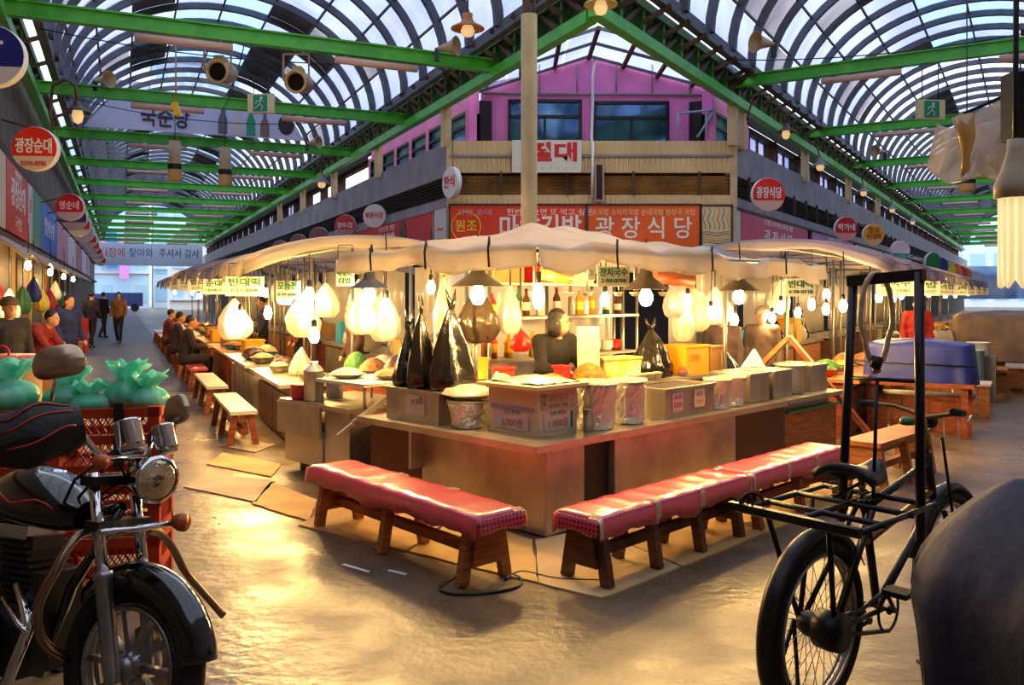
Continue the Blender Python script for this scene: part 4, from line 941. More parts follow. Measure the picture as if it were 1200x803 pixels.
# ------------------------------------------------------------------ people
skin = M('skin', (206, 150, 112), .5, c2=(190, 132, 96), sc=6); hairm = M('black_hair', (24, 18, 16), .4, bump=.5, bsc=60); eyem = M('eye_dark', (20, 14, 12), .2)
def cap(mb, a, b, r0, r1, n=10): a, b = Vector(a), Vector(b); mb.tube([a, a.lerp(b, .5), b], [r0, (r0+r1)/2, r1], n); mb.ell(a, r0, n, 6); mb.ell(b, r1, n, 6)
def remesh(o, vox):
    m = o.modifiers.new('continuous', 'REMESH'); m.mode = 'VOXEL'; m.voxel_size = vox; m.use_smooth_shade = True
    s = o.modifiers.new('soften', 'SMOOTH'); s.factor = .5; s.iterations = 3
PM = {}
def cm(c):
    if c not in PM: PM[c] = M('cloth', c, .85, c2=tuple(int(x*.75) for x in c), sc=9, bump=.25, bsc=25)
    return PM[c]
STAND = dict(pel=(0, 0, .95), che=(0, 0, 1.28), nec=(0, 0, 1.46), hea=(0, -.03, 1.6), sho=(.18, 0, 1.41), elb=(.24, .02, 1.14), wri=(.23, -.12, .92), hip=(.09, 0, .92), kne=(.1, -.02, .5), ank=(.1, .02, .08))
def person(label, loc, rz, top, bot, pose=None, hair='short', hat=None, k=1.0, vox=.02, left=None, group=None, look=0, apron=None):
    J = dict(STAND); J.update(pose or {}); Lj = dict(left or {})
    t = thing('person', label, 'person', loc, rz, group); t.scale = (k,)*3
    V = Vector; g = lambda n, s: V((s*(Lj if (s < 0 and n in Lj) else J)[n][0],)+tuple((Lj if (s < 0 and n in Lj) else J)[n][1:]))
    pel, che, nec, hea = (V(J[n]) for n in ('pel', 'che', 'nec', 'hea'))
    def torso(mb, e):
        mb.ell(pel, (.165+e, .115+e, .13+e)); mb.ell((pel+che)/2, (.15+e, .11+e, .2+e)); mb.ell(che, (.175+e, .12+e, .17+e)); cap(mb, g('sho', 1), g('sho', -1), .065+e, .065+e)
    def arms(mb, e):
        for s in (1, -1): cap(mb, g('sho', s), g('elb', s), .052+e, .042+e); cap(mb, g('elb', s), g('wri', s), .042+e, .03+e)
    def legs(mb, e):
        for s in (1, -1): cap(mb, g('hip', s), g('kne', s), .085+e, .058+e); cap(mb, g('kne', s), g('ank', s), .056+e, .038+e)
    b = MB(); torso(b, 0); arms(b, 0); legs(b, 0); cap(b, nec-V((0, 0, .05)), hea-V((0, -.01, .03)), .055, .05)
    R = Matrix.Rotation(look, 3, 'Z'); hd = lambda x, y, z: hea+R @ V((x, y, z))
    RM = R.to_4x4()
    b.ell(hea+V((0, 0, .02)), (.076, .092, .105), m=RM); b.ell(hd(0, -.025, -.055), (.058, .066, .06), m=RM)
    b.ell(hd(0, -.098, -.005), (.013, .018, .024)); b.ell(hd(0, -.088, -.052), (.024, .012, .009))
    for s in (1, -1):
        b.ell(hd(s*.078, .005, 0), (.012, .022, .032))
        w = g('wri', s); d = (w-g('elb', s)).normalized(); x, y, _ = frame(d)
        b.ell(w+d*.05, (.036, .03, .05), m=Matrix((x, y, d)).transposed().to_4x4())
        for q in range(4): p0 = w+d*.085+x*(.026-.0175*q); L = (.055, .068, .062, .048)[q]; cap(b, p0, p0+d*L*.6+y*.006, .0095, .009, 6); cap(b, p0+d*L*.6+y*.006, p0+d*L-y*.012, .009, .008, 6)
        p0 = w+d*.04+x*.034; cap(b, p0, p0+x*.022+d*.035, .011, .009, 6)
    remesh(b.build('body', skin, t), min(vox, .012) if vox < .02 else vox)
    j = MB(); torso(j, .018); arms(j, .016); cap(j, nec-V((0, 0, .08)), nec-V((0, 0, .02)), .075, .065); j.ell(pel-V((0, 0, .06)), (.175, .13, .09)); remesh(j.build('jacket', cm(top), t), vox)
    l = MB(); legs(l, .014); l.ell(pel-V((0, 0, .03)), (.165, .12, .11)); remesh(l.build('trousers', cm(bot), t), vox)
    for s in (1, -1):
        a = g('ank', s); MB().ell(a+V((0, -.06, -.045)), (.045, .125, .036)).build('shoe', black, t)
    e = MB()
    for s in (1, -1): e.ell(hd(s*.031, -.086, .018), (.012, .008, .006), 8, 5)
    e.build('eyes', eyem, t)
    h = MB(); h.ell(hd(0, .018, .05), (.084, .09, .092), 16, 10, RM)
    if hair == 'bob':
        h.ell(hd(0, .05, -.02), (.088, .06, .12), 14, 8, RM)
        for s in (1, -1): h.ell(hd(s*.07, .01, -.03), (.022, .05, .1), 10, 8, RM)
    if hair == 'bun': h.ell(hd(0, .11, .05), .045)
    h.build('hair', hairm, t)
    if hat:
        c = MB(); c.ell(hd(0, .012, .075), (.098, .108, .085), 16, 8, RM); c.lathe([(.1, 0), (.104, .02), (.1, .04)], 18, Matrix.Translation(hd(0, .01, .035))); c.build('cap', cm(hat), t)
    if apron:
        f = MB().sheet(lambda u, v: Vector(((u-.5)*.34, che.y-.15-.02*math.cos((u-.5)*3), 1.25-.7*v)), 6, 6); f.build('apron', cm(apron), t, thick=.008)
    return t
person('woman vendor with black bob hair and black jacket reaching over the food', MS(1.62, 1.42), .55, (26, 22, 22), (40, 36, 40), dict(pel=(0, .05, .86), che=(0, -.02, 1.1), nec=(0, -.07, 1.25), hea=(0, -.11, 1.385), sho=(.17, -.04, 1.21), elb=(.22, -.16, .99), wri=(.16, -.4, .97), hip=(.09, .05, .84), kne=(.1, .02, .46)), hair='bob', vox=.014, look=.75)
pl_ = at(10, 400, 9.6)
person('man in a dark jacket and brown knit cap standing by the left shop row', (pl_.x, pl_.y, 0), .9, (40, 34, 32), (50, 46, 50), hat=(96, 72, 44), k=.93, vox=.018)
pl_ = at(36, 400, 11.2)
person('person in a red vest and dark hair bending beside the man in the knit cap', (pl_.x, pl_.y, 0), 1.6, (150, 40, 34), (36, 40, 66), dict(che=(0, -.1, 1.2), nec=(0, -.22, 1.34), hea=(0, -.3, 1.44), sho=(.18, -.16, 1.3), elb=(.2, -.3, 1.08), wri=(.16, -.45, .95)), k=.92)
pl_ = at(80, 400, 14.5)
person('person in a blue jacket among the goods of the left shop row', (pl_.x, pl_.y, 0), 1.2, (40, 50, 100), (40, 36, 36), k=.95)
WALK = dict(kne=(.1, -.14, .52), ank=(.1, -.18, .09)); WL = dict(kne=(.1, .06, .5), ank=(.1, .28, .12))
for px, Y, c, lab, rz in ((109, 36, (34, 30, 40), 'walker in black, farthest along the left street', 0), (121, 32, (30, 24, 22), 'walker in dark brown with one arm out in the left street', 2.8), (139, 29, (150, 96, 40), 'walker in an ochre jacket in the left street', .2), (107, 26, (40, 36, 60), 'walker in a navy coat beside the left shop row', 3.0)):
    p = at(px, 400, Y); person(lab, (p.x, p.y, 0), rz, c, (28, 26, 30), WALK, k=1.0, left=WL, vox=.03)
SIT = dict(pel=(0, 0, .5), che=(0, -.05, .83), nec=(0, -.08, 1.0), hea=(0, -.12, 1.14), sho=(.18, -.06, .95), elb=(.22, -.15, .7), wri=(.14, -.36, .68), hip=(.1, -.03, .48), kne=(.12, -.42, .47), ank=(.12, -.4, .08))
for v, s, c, lab in ((1.05, 16.6, (44, 34, 32), 'customer in a dark brown coat seated at the left stalls'), (1.05, 19.8, (60, 40, 60), 'customer in a plum coat seated at the left stalls'), (1.05, 23.4, (120, 36, 36), 'customer in a red coat seated at the left stalls')):
    person(lab, LS(v, s), -AL+PI/2, c, (34, 32, 40), SIT, vox=.025)
for px, py, Y, c, hat, lab in ((846, 402, 10.2, (60, 40, 40), None, 'vendor with dark hair behind the orange yellow carton'), (893, 405, 10.6, (90, 70, 60), (150, 140, 130), 'vendor in a grey cap behind the steel tins'), (1075, 372, 14.5, (176, 40, 40), None, 'vendor in red behind the blue tarpaulin stall')):
    p = at(px, py, Y); person(lab, (p.x, p.y, 0), -.3, c, (40, 40, 46), hat=hat, k=.86 if Y < 12 else .92, vox=.02)
for k, (v, s, c) in enumerate(((2.78, 11.0, (80, 50, 40)), (2.78, 14.8, (120, 60, 50)), (2.78, 19.0, (60, 60, 90)))):
    person(['vendor in brown behind the fried food stall', 'vendor in rust red behind the second left stall', 'vendor in slate blue behind the third left stall'][k], LS(v, s), -AL-PI/2, c, (40, 36, 36), k=.92, hair='bun', vox=.022)
# ------------------------------------------------------------------ benches and floor mats
def vinyl_mat():
    m = M('red_dotted_vinyl', (176, 30, 52), .28); nt = m.node_tree; b = nt.nodes['Principled BSDF']
    tc = nt.nodes.new('ShaderNodeTexCoord'); v = nt.nodes.new('ShaderNodeTexVoronoi'); v.inputs['Scale'].default_value = 36; v.inputs['Randomness'].default_value = .1
    nt.links.new(tc.outputs['Object'], v.inputs[0])
    r = nt.nodes.new('ShaderNodeValToRGB'); r.color_ramp.interpolation = 'CONSTANT'
    r.color_ramp.elements[0].color = lin((112, 14, 44))+(1,); r.color_ramp.elements[1].position = .31; r.color_ramp.elements[1].color = lin((226, 74, 92))+(1,)
    nt.links.new(v.outputs['Distance'], r.inputs[0]); nt.links.new(r.outputs[0], b.inputs['Base Color'])
    n = nt.nodes.new('ShaderNodeTexNoise'); n.inputs['Scale'].default_value = 9; nt.links.new(tc.outputs['Object'], n.inputs[0])
    bp = nt.nodes.new('ShaderNodeBump'); bp.inputs['Strength'].default_value = .35; nt.links.new(n.outputs[0], bp.inputs['Height']); nt.links.new(bp.outputs[0], b.inputs['Normal'])
    b.inputs['Coat Weight'].default_value = .6; b.inputs['Coat Roughness'].default_value = .12
    return m
vinyl = vinyl_mat(); tape = Mthin('clear_tape', (240, 228, 200), .4, gloss=.3, rough=.2)
def bench(label, a, b_, wid, h, cover=True, ends=(True, True), wm=None, wl=None, group=None, over=(.12, .12), legs=3, tapes=True, topm=None):
    """a, b_ : ground centres of the two end leg pairs"""
    a, b_ = Vector(a), Vector(b_); d = b_-a; L = d.length; rz = math.atan2(d.y, d.x)
    t = thing('bench', label, 'bench', a, rz, group); wm = wm or wood; wl = wl or wm
    x0, x1 = -over[0], L+over[1]
    MB().box(((x0+x1)/2, 0, h-.05), (x1-x0-.02, wid-.02, .04)).build('seat_board', topm or wm, t)
    for i in range(legs):
        x = L*i/(legs-1)
        for s in (-1, 1): MB().bar((x, s*(wid*.5-.01), .0), (x, s*(wid*.5-.07), h-.07), .065, .05, Vector((1, 0, 0))).build('leg', wl, t)
        if i in (0, legs-1):
            sg = -1 if i == 0 else 1
            if ends[0 if i == 0 else 1]:
                MB().prism([(-wid*.5+.05, .1), (wid*.5-.05, .1), (wid*.5-.09, h-.07), (-wid*.5+.09, h-.07)], .02, Matrix.Translation((x+sg*.03-.01, 0, 0)) @ Matrix.Rotation(PI/2, 4, 'Z') @ Matrix.Translation((0, -.01, 0))).build('end_panel', wl, t)
        else: MB().box((x, 0, h-.12), (.04, wid-.15, .07)).build('cross_piece', wl, t)
    MB().box((L/2, 0, .155), (L, .05, .06)).build('stretcher', wl, t)
    for s in (-1, 1): MB().box((L/2, s*(wid*.5-.09), h-.1), (L, .025, .07)).build('apron', wl, t)
    if cover:
        n = 48; prof = 12
        def f(u, v):
            x = x0-.02+(x1-x0+.04)*u; q = v*2-1; hw = wid/2+.012
            hang = .115+.008*math.sin(u*31+q)+.006*math.sin(u*67)+.05*math.exp(-((u-.56)*16)**2)
            e = .62
            if abs(q) < e: y = hw*q/e*.97; z = h-.006*abs(math.sin(u*24))
            else:
                k = (abs(q)-e)/(1-e); y = math.copysign(hw*(.97+.05*math.sin(min(1, k*2)*PI/2)), q); z = h-hang*k-.006
            z -= .02*max(0, 1-min(u, 1-u)*40)
            return Vector((x, y, z))
        c = MB().sheet(f, n, prof)
        for u, sg in ((0, -1), (1, 1)):
            c.sheet(lambda p, k: f(u, .19+.62*p)+Vector((sg*(.012*k), 0, -.085*k-.01*math.sin(p*9)*k)), 10, 3)
        co = c.build('vinyl_cover', vinyl, t, thick=.005)
        if tapes:
            for u in (.0, .33, .62, 1.0):
                b = MB().sheet(lambda p, q: f(min(1, max(0, u-.012+p*.03)), .02+q*.32)*1+Vector((0, -.006, .004)), 3, 8); b.build('tape', tape, co)
    return t
B1a, B1b = (gr(548, 689)+gr(585, 674))/2, (gr(382, 617)+gr(413, 611))/2
ZM = .013
def up(v): return v+Vector((0, 0, ZM))
bench('red dotted vinyl bench with orange wood legs along the left side of the counter', up(B1a), up(B1b), .34, .42, wl=wood, over=(.14, .14))
B2a = (gr(663, 677)+gr(714, 691))/2; dR = Vector((Q, Q, 0))
bench('red dotted vinyl bench with dark boarded end, its corner nearest the price box', up(B2a), up(B2a+dR*1.42), .32, .41, wl=woodd, wm=woodd, over=(.08, .1), legs=4)
bench('glossy pink red vinyl bench continuing behind the dark boarded one', up(B2a+dR*1.68), up(B2a+dR*2.95), .32, .41, wl=woodr, over=(.1, .12), legs=3)
bench('plain orange wooden bench past the pink vinyl bench', B2a+dR*3.5+Vector((.1, -.1, 0)), B2a+dR*4.6+Vector((.1, -.1, 0)), .34, .44, cover=False, wl=wood, over=(.1, .1))
cardm = M('cardboard', (206, 164, 100), .75, c2=(176, 134, 78), sc=2.5, bump=.1, bsc=60)
cardg = M('grey_cardboard', (176, 158, 130), .75, c2=(150, 130, 104), sc=2)
def mat_sheet(label, pts, mat=cardm, z=.0, th=.012, group=None):
    c = sum((Vector(p) for p in pts), Vector())/len(pts); n = len(pts)
    P = []
    for i in range(n):
        a, b = Vector(pts[i]), Vector(pts[(i+1) % n])
        for k in range(6): P.append(a.lerp(b, k/6)-c+Vector((random.uniform(-.008, .008), random.uniform(-.008, .008), 0)))
    mb = MB(); m = len(P)
    vs = [(p.x, p.y, z) for p in P]+[(p.x, p.y, z+th) for p in P]
    mb.add(vs, [tuple(range(m))[::-1], tuple(range(m, 2*m))]+[(i, (i+1) % m, (i+1) % m+m, i+m) for i in range(m)])
    o = mb.build('cardboard_sheet', mat); o.location = (c.x, c.y, 0); return tag(o, label, 'cardboard', group)
K0, K1 = gr(707, 703), gr(350, 617); K2 = gr(1010, 580)
ix = lambda a, b, f: Vector(a).lerp(Vector(b), f)
inn = MS(-.0, -.0); inL = MS(-.02, 1.95); inR = MS(3.3, -.02)
mat_sheet('cardboard mat under the far half of the left bench', [K1, ix(K1, K0, .42), ix(inL, inn, .55)-Vector((.02, .0, 0)), inL-Vector((.1, 0, 0))])
mat_sheet('yellowish cardboard mat under the near half of the left bench', [ix(K1, K0, .425), ix(K1, K0, .83), inn-Vector((.1, .05, 0)), ix(inL, inn, .56)], M('yellow_cardboard', (220, 184, 110), .75, c2=(196, 156, 84), sc=3))
mat_sheet('pale cardboard mat at the corner between the two benches', [ix(K1, K0, .835), K0, ix(K0, K2, .22), ix(inn, inR, .12)-Vector((-.03, .06, 0)), inn-Vector((.08, .06, 0))], M('pale_cardboard', (214, 186, 140), .75, c2=(190, 156, 110), sc=2))
mat_sheet('cardboard mat under the near half of the dark boarded bench', [ix(K0, K2, .225), ix(K0, K2, .52), ix(inn, inR, .5)-Vector((-.03, .06, 0)), ix(inn, inR, .125)-Vector((-.03, .06, 0))])
mat_sheet('cardboard mat running under the pink vinyl bench', [ix(K0, K2, .525), ix(K0, K2, 1.0), inR-Vector((-.1, .06, 0)), ix(inn, inR, .505)-Vector((-.03, .06, 0))], M('golden_cardboard', (216, 172, 90), .75, c2=(190, 146, 70), sc=3))
for k, (pts, lab) in enumerate((([(215, 572), (300, 590), (322, 565), (240, 556)], 'loose cardboard sheet on the floor left of the steel cabinet'), ([(296, 592), (362, 612), (372, 588), (318, 566)], 'cardboard sheet in front of the steel cabinet'), ([(243, 545), (318, 560), (330, 545), (262, 532)], 'yellowed cardboard sheet beside the wooden bench legs'), ([(255, 523), (300, 531), (322, 522), (275, 515)], 'small pale cardboard scrap by the wooden bench'))):
    mat_sheet(lab, [gr(*p) for p in pts], [cardg, cardm, cardm, cardg][k])
for k, (p, q) in enumerate((((402, 662), (432, 671)), ((455, 669), (476, 674)))):
    a, b_ = gr(*p), gr(*q); d = b_-a
    o = MB().box((0, 0, .003), (d.length, .025, .004), math.atan2(d.y, d.x)).build('floor_mark', white); o.location = (a+b_)/2; tag(o, ['longer white tape mark on the concrete before the left bench', 'shorter white tape mark on the concrete before the left bench'][k], 'tape mark')
# cables on the floor
def cable(label, pts, r=.009):
    P = [gr(*p)+Vector((0, 0, r)) for p in pts]; Q2 = []
    for i in range(len(P)-1):
        p0, p1, p2, p3 = P[max(0, i-1)], P[i], P[i+1], P[min(len(P)-1, i+2)]
        for k in range(6):
            t = k/6; Q2.append(.5*((2*p1)+(p2-p0)*t+(2*p0-5*p1+4*p2-p3)*t*t+(3*p1-p0-3*p2+p3)*t**3))
    Q2.append(P[-1]); tag(MB().tube(Q2, r, 6).build('floor_cable', black), label, 'cable')
cable('black cable coiled on the floor by the left bench end', [(535, 676), (515, 690), (530, 698), (570, 697), (605, 690), (610, 680), (590, 672)])
cable('black cable running along the cardboard between the benches', [(592, 681), (612, 672), (650, 680), (690, 682), (716, 683)])
cable('thin cable loop on the cardboard by the dark boarded bench', [(700, 660), (726, 655), (730, 664), (722, 676), (690, 678)], .006)
# ------------------------------------------------------------------ shelves and hangings behind the main counter
rack = thing('shelf_rack', 'steel shelf rack with bottles and boxes behind the vendor', 'shelf', C0, S45)
for z in (.5, 1.02, 1.42, 1.75): MB().box((2.35, 2.0, z), (2.3, .36, .025)).build('shelf_board', steel2, rack)
for r in (1.22, 2.35, 3.48):
    for l in (1.84, 2.16): MB().tube([(r, l, 0), (r, l, 1.95)], .018, 6).build('post', tube_m, rack)
rnd = random.Random(4)
bcol = [(clearg, 'green glass'), (M('brown_glass', (96, 52, 24), .1), 'brown glass'), (M('amber_oil', (206, 150, 50), .15), 'amber oil'), (M('white_jug', (226, 220, 206), .4), 'white plastic'), (redp, 'red sauce')]
for z in (1.035, 1.435):
    r = 1.32
    while r < (2.2 if z < 1.2 else 3.4):
        m, nm = rnd.choice(bcol); w_ = rnd.uniform(.035, .05)
        bottle(nm+' bottle standing on the shelf rack behind the vendor', MS(r, 1.92+rnd.uniform(0, .12), z), w_, rnd.uniform(.22, .3), m, rnd.choice((redp, yell, white, black)), 'bottles on the shelf rack', lab=rnd.choice((None, white, yell))); r += w_*2+rnd.uniform(.02, .22)
for k, (r, z, d, m, lab) in enumerate(((1.5, 1.765, (.4, .28, .2), carton, 'brown carton on top of the shelf rack'), (2.0, 1.765, (.3, .28, .16), redp, 'red carton on top of the shelf rack'), (2.5, 1.765, (.5, .28, .2), M('cream_carton', (236, 220, 180), .6), 'cream carton on top of the shelf rack'), (3.1, 1.765, (.4, .28, .18), wood, 'wooden crate on top of the shelf rack'), (1.6, .515, (.5, .3, .3), carton, 'brown carton on the lowest rack shelf'), (2.6, .515, (.6, .3, .34), M('blue_carton', (60, 90, 150), .5), 'blue carton on the lowest rack shelf'))):
    crate(lab, MS(r, 2.0, z), S45, d, m, lid=m, name='carton')
t = thing('notice_board', 'tall pale notice board propped on the steel shelf beside the vendor', 'board', MS(1.66, 1.02, ZS), .1)
MB().box((0, 0, .28), (.2, .02, .42), rx=-.08).build('panel', M('pale_notice', (240, 226, 186), .5, c2=(220, 200, 160), sc=9), t); MB().tube([(-.05, .02, 0), (-.05, .03, .12)], .008, 5).tube([(.05, .02, 0), (.05, .03, .12)], .008, 5).build('legs', black, t)
def lettered(label, loc, rz, w_, h_, lines, bg=(232, 230, 214), top=None, trim=None, group=None):
    t = board(label, loc, rz, w_, h_, bg, lines, d=.02, trim=trim, group=group)
    if top:
        b = MB(); b.tube([(-w_*.4, .01, h_/2), (-w_*.4, .01, top-loc[2]), (w_*.4, .01, top-loc[2]), (w_*.4, .01, h_/2)], .005, 5)
        b.build('hanger', black, t)
    return t
lettered('white hanging sign with green noodle lettering beside the bell lamp', at(719, 324, 6.6), .1, .25, .15, [('잔치국수', .028, .07, .22, letg, .02), ('2-98-0798', -.035, .045, .2, letg, .01)], top=2.0)
lettered('small white hanging sign left of the green lettered one', at(693, 320, 6.6), .1, .06, .11, [('2', 0, .06, .02, letg)], top=2.0)
lettered('white hanging sign with green lettering near the bare bulbs', at(938, 337, 8.6), .15, .32, .18, [('빈대떡', .03, .08, .26, letg, .02), ('4-98-0718', -.045, .05, .26, letg, .01)], top=2.1)
lettered('pale upright sign with green lettering at the left end of the canopy', at(404, 320, 7.8), -.2, .17, .24, [('순대', .06, .08, .13, letg, .02), ('떡볶이', -.01, .06, .14, letg, .01), ('김밥', -.075, .06, .12, letg, .01)], top=2.1)
lettered('green lettered sign on the pipe arch of the left stalls', at(337, 340, 9.4), -.3, .3, .2, [('모듬전', .04, .1, .24, letg, .02), ('3-17-2288', -.05, .05, .24, letg)], top=2.05)
t = thing('rolled_mat', 'golden rolled bamboo mat slung under the canopy', 'mat', at(652, 323, 6.9), .2)
MB().tube([(-.13, 0, .02), (.13, 0, -.02)], .055, 12).build('roll', M('bamboo_gold', (196, 150, 60), .4, c2=(150, 100, 36), sc=40, stretch=(.2, 1, 1)), t); MB().tube([(-.1, 0, .05), (-.1, 0, .3)], .006, 5).tube([(.1, 0, .04), (.1, 0, .3)], .006, 5).build('cord', black, t)
t = thing('rolled_mat', 'brown rolled blind slung beside the right bell lamp', 'mat', at(787, 326, 7.4), .3)
MB().tube([(-.16, 0, .02), (.2, 0, -.03)], .06, 12).build('roll', woodr, t); MB().tube([(-.1, 0, .05), (-.1, 0, .25)], .006, 5).build('cord', black, t)
# hanging bags
def hangbag(label, px, py, Y, r, h, mat, seed, top):
    p = at(px, py, Y); t = bag(label, p, r, h, mat, seed, seed*.7, ears=False, hang=True); MB().tube([(0, 0, h*.98), (0, 0, top-p.z)], .008, 5).build('string', black, t)
hangbag('dark wrinkled bag hanging behind the bell lamp', 560, 402, 7.2, .19, .48, M('dark_film', (58, 46, 34), .25, bump=.8, bsc=9), 51, 2.05)
hangbag('white plastic bag hanging right of the bell lamp', 598, 392, 7.3, .11, .42, wfilm, 52, 2.05)
hangbag('red fruit net hanging above the vendor', 610, 412, 7.6, .09, .2, redp, 53, 2.05)
hangbag('yellow plastic bag hung at the canopy post', 523, 322, 6.9, .05, .1, yell, 54, 2.05)
hangbag('long white plastic bag hanging by the left canopy post', 520, 392, 7.4, .08, .5, wfilm, 55, 2.05)
hangbag('white plastic bag hung by the right bell lamp', 800, 400, 8.4, .12, .5, wfilm, 56, 2.05)
hangbag('pinkish plastic bag hung behind the right bell lamp', 790, 372, 8.2, .1, .34, Mthin('pink_film', (230, 190, 200), .2, gloss=.1), 57, 2.05)
t = thing('cutting_table', 'red and white serving table behind the black bags', 'table', MS(1.85, 2.95), S45)
MB().box((0, 0, .82), (.5, 1.1, .04)).build('top', white, t); MB().box((0, 0, .58), (.46, 1.06, .4)).build('skirt', redp, t)
for x in (-.2, .2):
    for y in (-.5, .5): MB().tube([(x, y, 0), (x, y, .5)], .02, 6).build('leg', steel2, t)
pot('big dark stew pot on the serving table', MS(1.85, 2.7, .84), .2, .2, M('blackened_steel', (90, 74, 56), .4, .6), food_b); pot('steel pot on the serving table', MS(1.85, 3.2, .84), .18, .26, steel2, lid=True)
# slanted orange board leaning between the stalls
t = thing('wooden_brace', 'long orange brown wooden brace leaning beside the right bulbs', 'plank', (0, 0, 0))
a, b_ = at(925, 395, 9.4), at(1034, 490, 8.9); b_.z = .03; MB().bar(a, b_, .1, .05).build('plank', woodr, t); MB().bar(a, at(890, 430, 9.6), .08, .05).build('short_plank', wood, t)
# ------------------------------------------------------------------ generic stalls along both streets
canv = [Mthin('grey_lilac_canvas', (176, 168, 186), .08, c2=(150, 142, 164), sc=1.3, gloss=.04), Mthin('cream_canvas', (220, 210, 192), .08, c2=(196, 184, 168), sc=1.3, gloss=.04)]
goods = [food_o, food_y, food_b, food_d, food_w, food_g]
fname = ['orange', 'yellow', 'fried brown', 'dark sausage', 'pale dough', 'green leaf']
bowlm = [(steel2, 'steel'), (redp, 'red plastic'), (white, 'white'), (blueb, 'blue plastic'), (greenp, 'green plastic')]
# white sheet added to brighten the dark stall back, and more stock
o = MB().sheet(lambda u, v: Vector((1.1+2.5*u, 2.28+.04*math.sin(u*25), .5+1.4*v)), 40, 4).build('brightening_sheet', wfilm, thick=.004); o.location = C0; o.rotation_euler = (0, 0, S45); tag(o, 'white vinyl sheet added to brighten the gap behind the shelf rack', "curtain")
rn = random.Random(11)
for k in range(6):
    r = 2.3+k*.2; t = thing('bowl_stack', ['stack of steel bowls', 'stack of white bowls', 'stack of red bowls'][k % 3]+' on the shelf rack', 'bowls', MS(r, 1.98, 1.035), 0, 'stacks of bowls on the shelf rack')
    for q in range(4): MB().lathe([(0, 0), (.05, 0), (.085, .05), (.09, .05), (.055, .006)], 14).build('bowl', [steel2, white, redp][k % 3], t, loc=(0, 0, q*.022))
for k, (r, l, z, c, d) in enumerate(((.97, 1.4, ZS, (236, 60, 40), (.13, .13, .14)), (.97, 1.74, ZS, (250, 210, 60), (.13, .14, .2)), (.97, 2.03, ZS, (240, 236, 220), (.13, .12, .16)), (1.24, .96, ZS, (226, 40, 40), (.1, .1, .16)))):
    crate(['red', 'yellow', 'white', 'small red', 'cream', 'green', 'brick red'][k]+' food packet box on the steel shelf', MS(r, l, z), S45+rn.uniform(-.3, .3), d, smat(c), lid=white, name='packet_box')
for k in range(8):
    p = MS(.7+k*.33, .7 if k % 2 else .78, 1.92); t = thing('hanging_ladle', 'steel ladle hanging from the canopy rail', 'ladle', p, k*.8, 'ladles on the canopy rail'); MB().tube([(0, 0, .06), (0, 0, -.24)], .006, 5).build('handle', steel2, t); MB().lathe([(0, -.29), (.03, -.28), (.045, -.25), (.047, -.25), (.03, -.272), (0, -.28)], 12).build('scoop', steel2, t)
for k, (px, py, Y, r, h) in enumerate(((424, 392, 8.0, .16, .42), (450, 400, 8.3, .18, .5), (356, 395, 9.6, .2, .5), (382, 372, 9.9, .16, .4), (275, 398, 10.3, .2, .5), (815, 388, 9.0, .17, .45), (838, 380, 9.6, .18, .42))):
    hangbag('puffed white bag standing in for the glow of a bulb '+['over the griddle', 'beside the left bell lamp', 'under the pipe arch', 'behind the pipe arch', 'of the fried food stall', 'left of the right bell lamp', 'behind the right bell lamp'][k], px, py, Y, r, h, wfilm, 60+k, 2.0)  # bags added to stand in for the bloom around the bulbs
# serving table heaped with food behind the steel cabinet
t = thing('serving_table', 'wooden serving table heaped with fried food behind the steel cabinet', 'table', MS(1.15, 3.05), S45)
MB().box((0, 0, .80), (.62, 1.5, .04)).build('top', steel2, t); MB().box((0, 0, .4), (.5, 1.4, .76)).build('base', woodr, t)
for k, (r, l, f, lab) in enumerate(((1.0, 2.55, food_b, 'brown fritters'), (1.0, 2.95, food_d, 'dark blood sausage'), (1.0, 3.35, food_b, 'golden pancakes'), (1.0, 3.65, food_g, 'green leaves'), (1.3, 2.75, food_y, 'yellow pancakes'), (1.3, 3.2, food_o, 'orange rice cakes'), (1.3, 3.6, food_w, 'pale dumplings'))):
    bowl('steel tray heaped with '+lab+' on the serving table', MS(r, l, .822), .16, .05, steel2, f, heap=.8+.3*(k % 2))
t = thing('sausage_coil', 'coil of dark blood sausage on a board at the left counter', 'food', MS(.86, 2.28, .8)); MB().tube([((.05+.012*q/6)*math.cos(q*.5), (.05+.012*q/6)*math.sin(q*.5), .03+.0022*q) for q in range(60)], .022, 8).build('sausage', food_d, t); MB().lathe([(0, 0), (.19, 0), (.19, .012), (0, .012)], 20).build('board', wood, t); MB().box((0, 0, -.4), (.2, .2, .8)).build('stand', woodr, t)
NUMS = ['first', 'second', 'third', 'fourth', 'fifth', 'sixth', 'seventh', 'eighth', 'ninth']
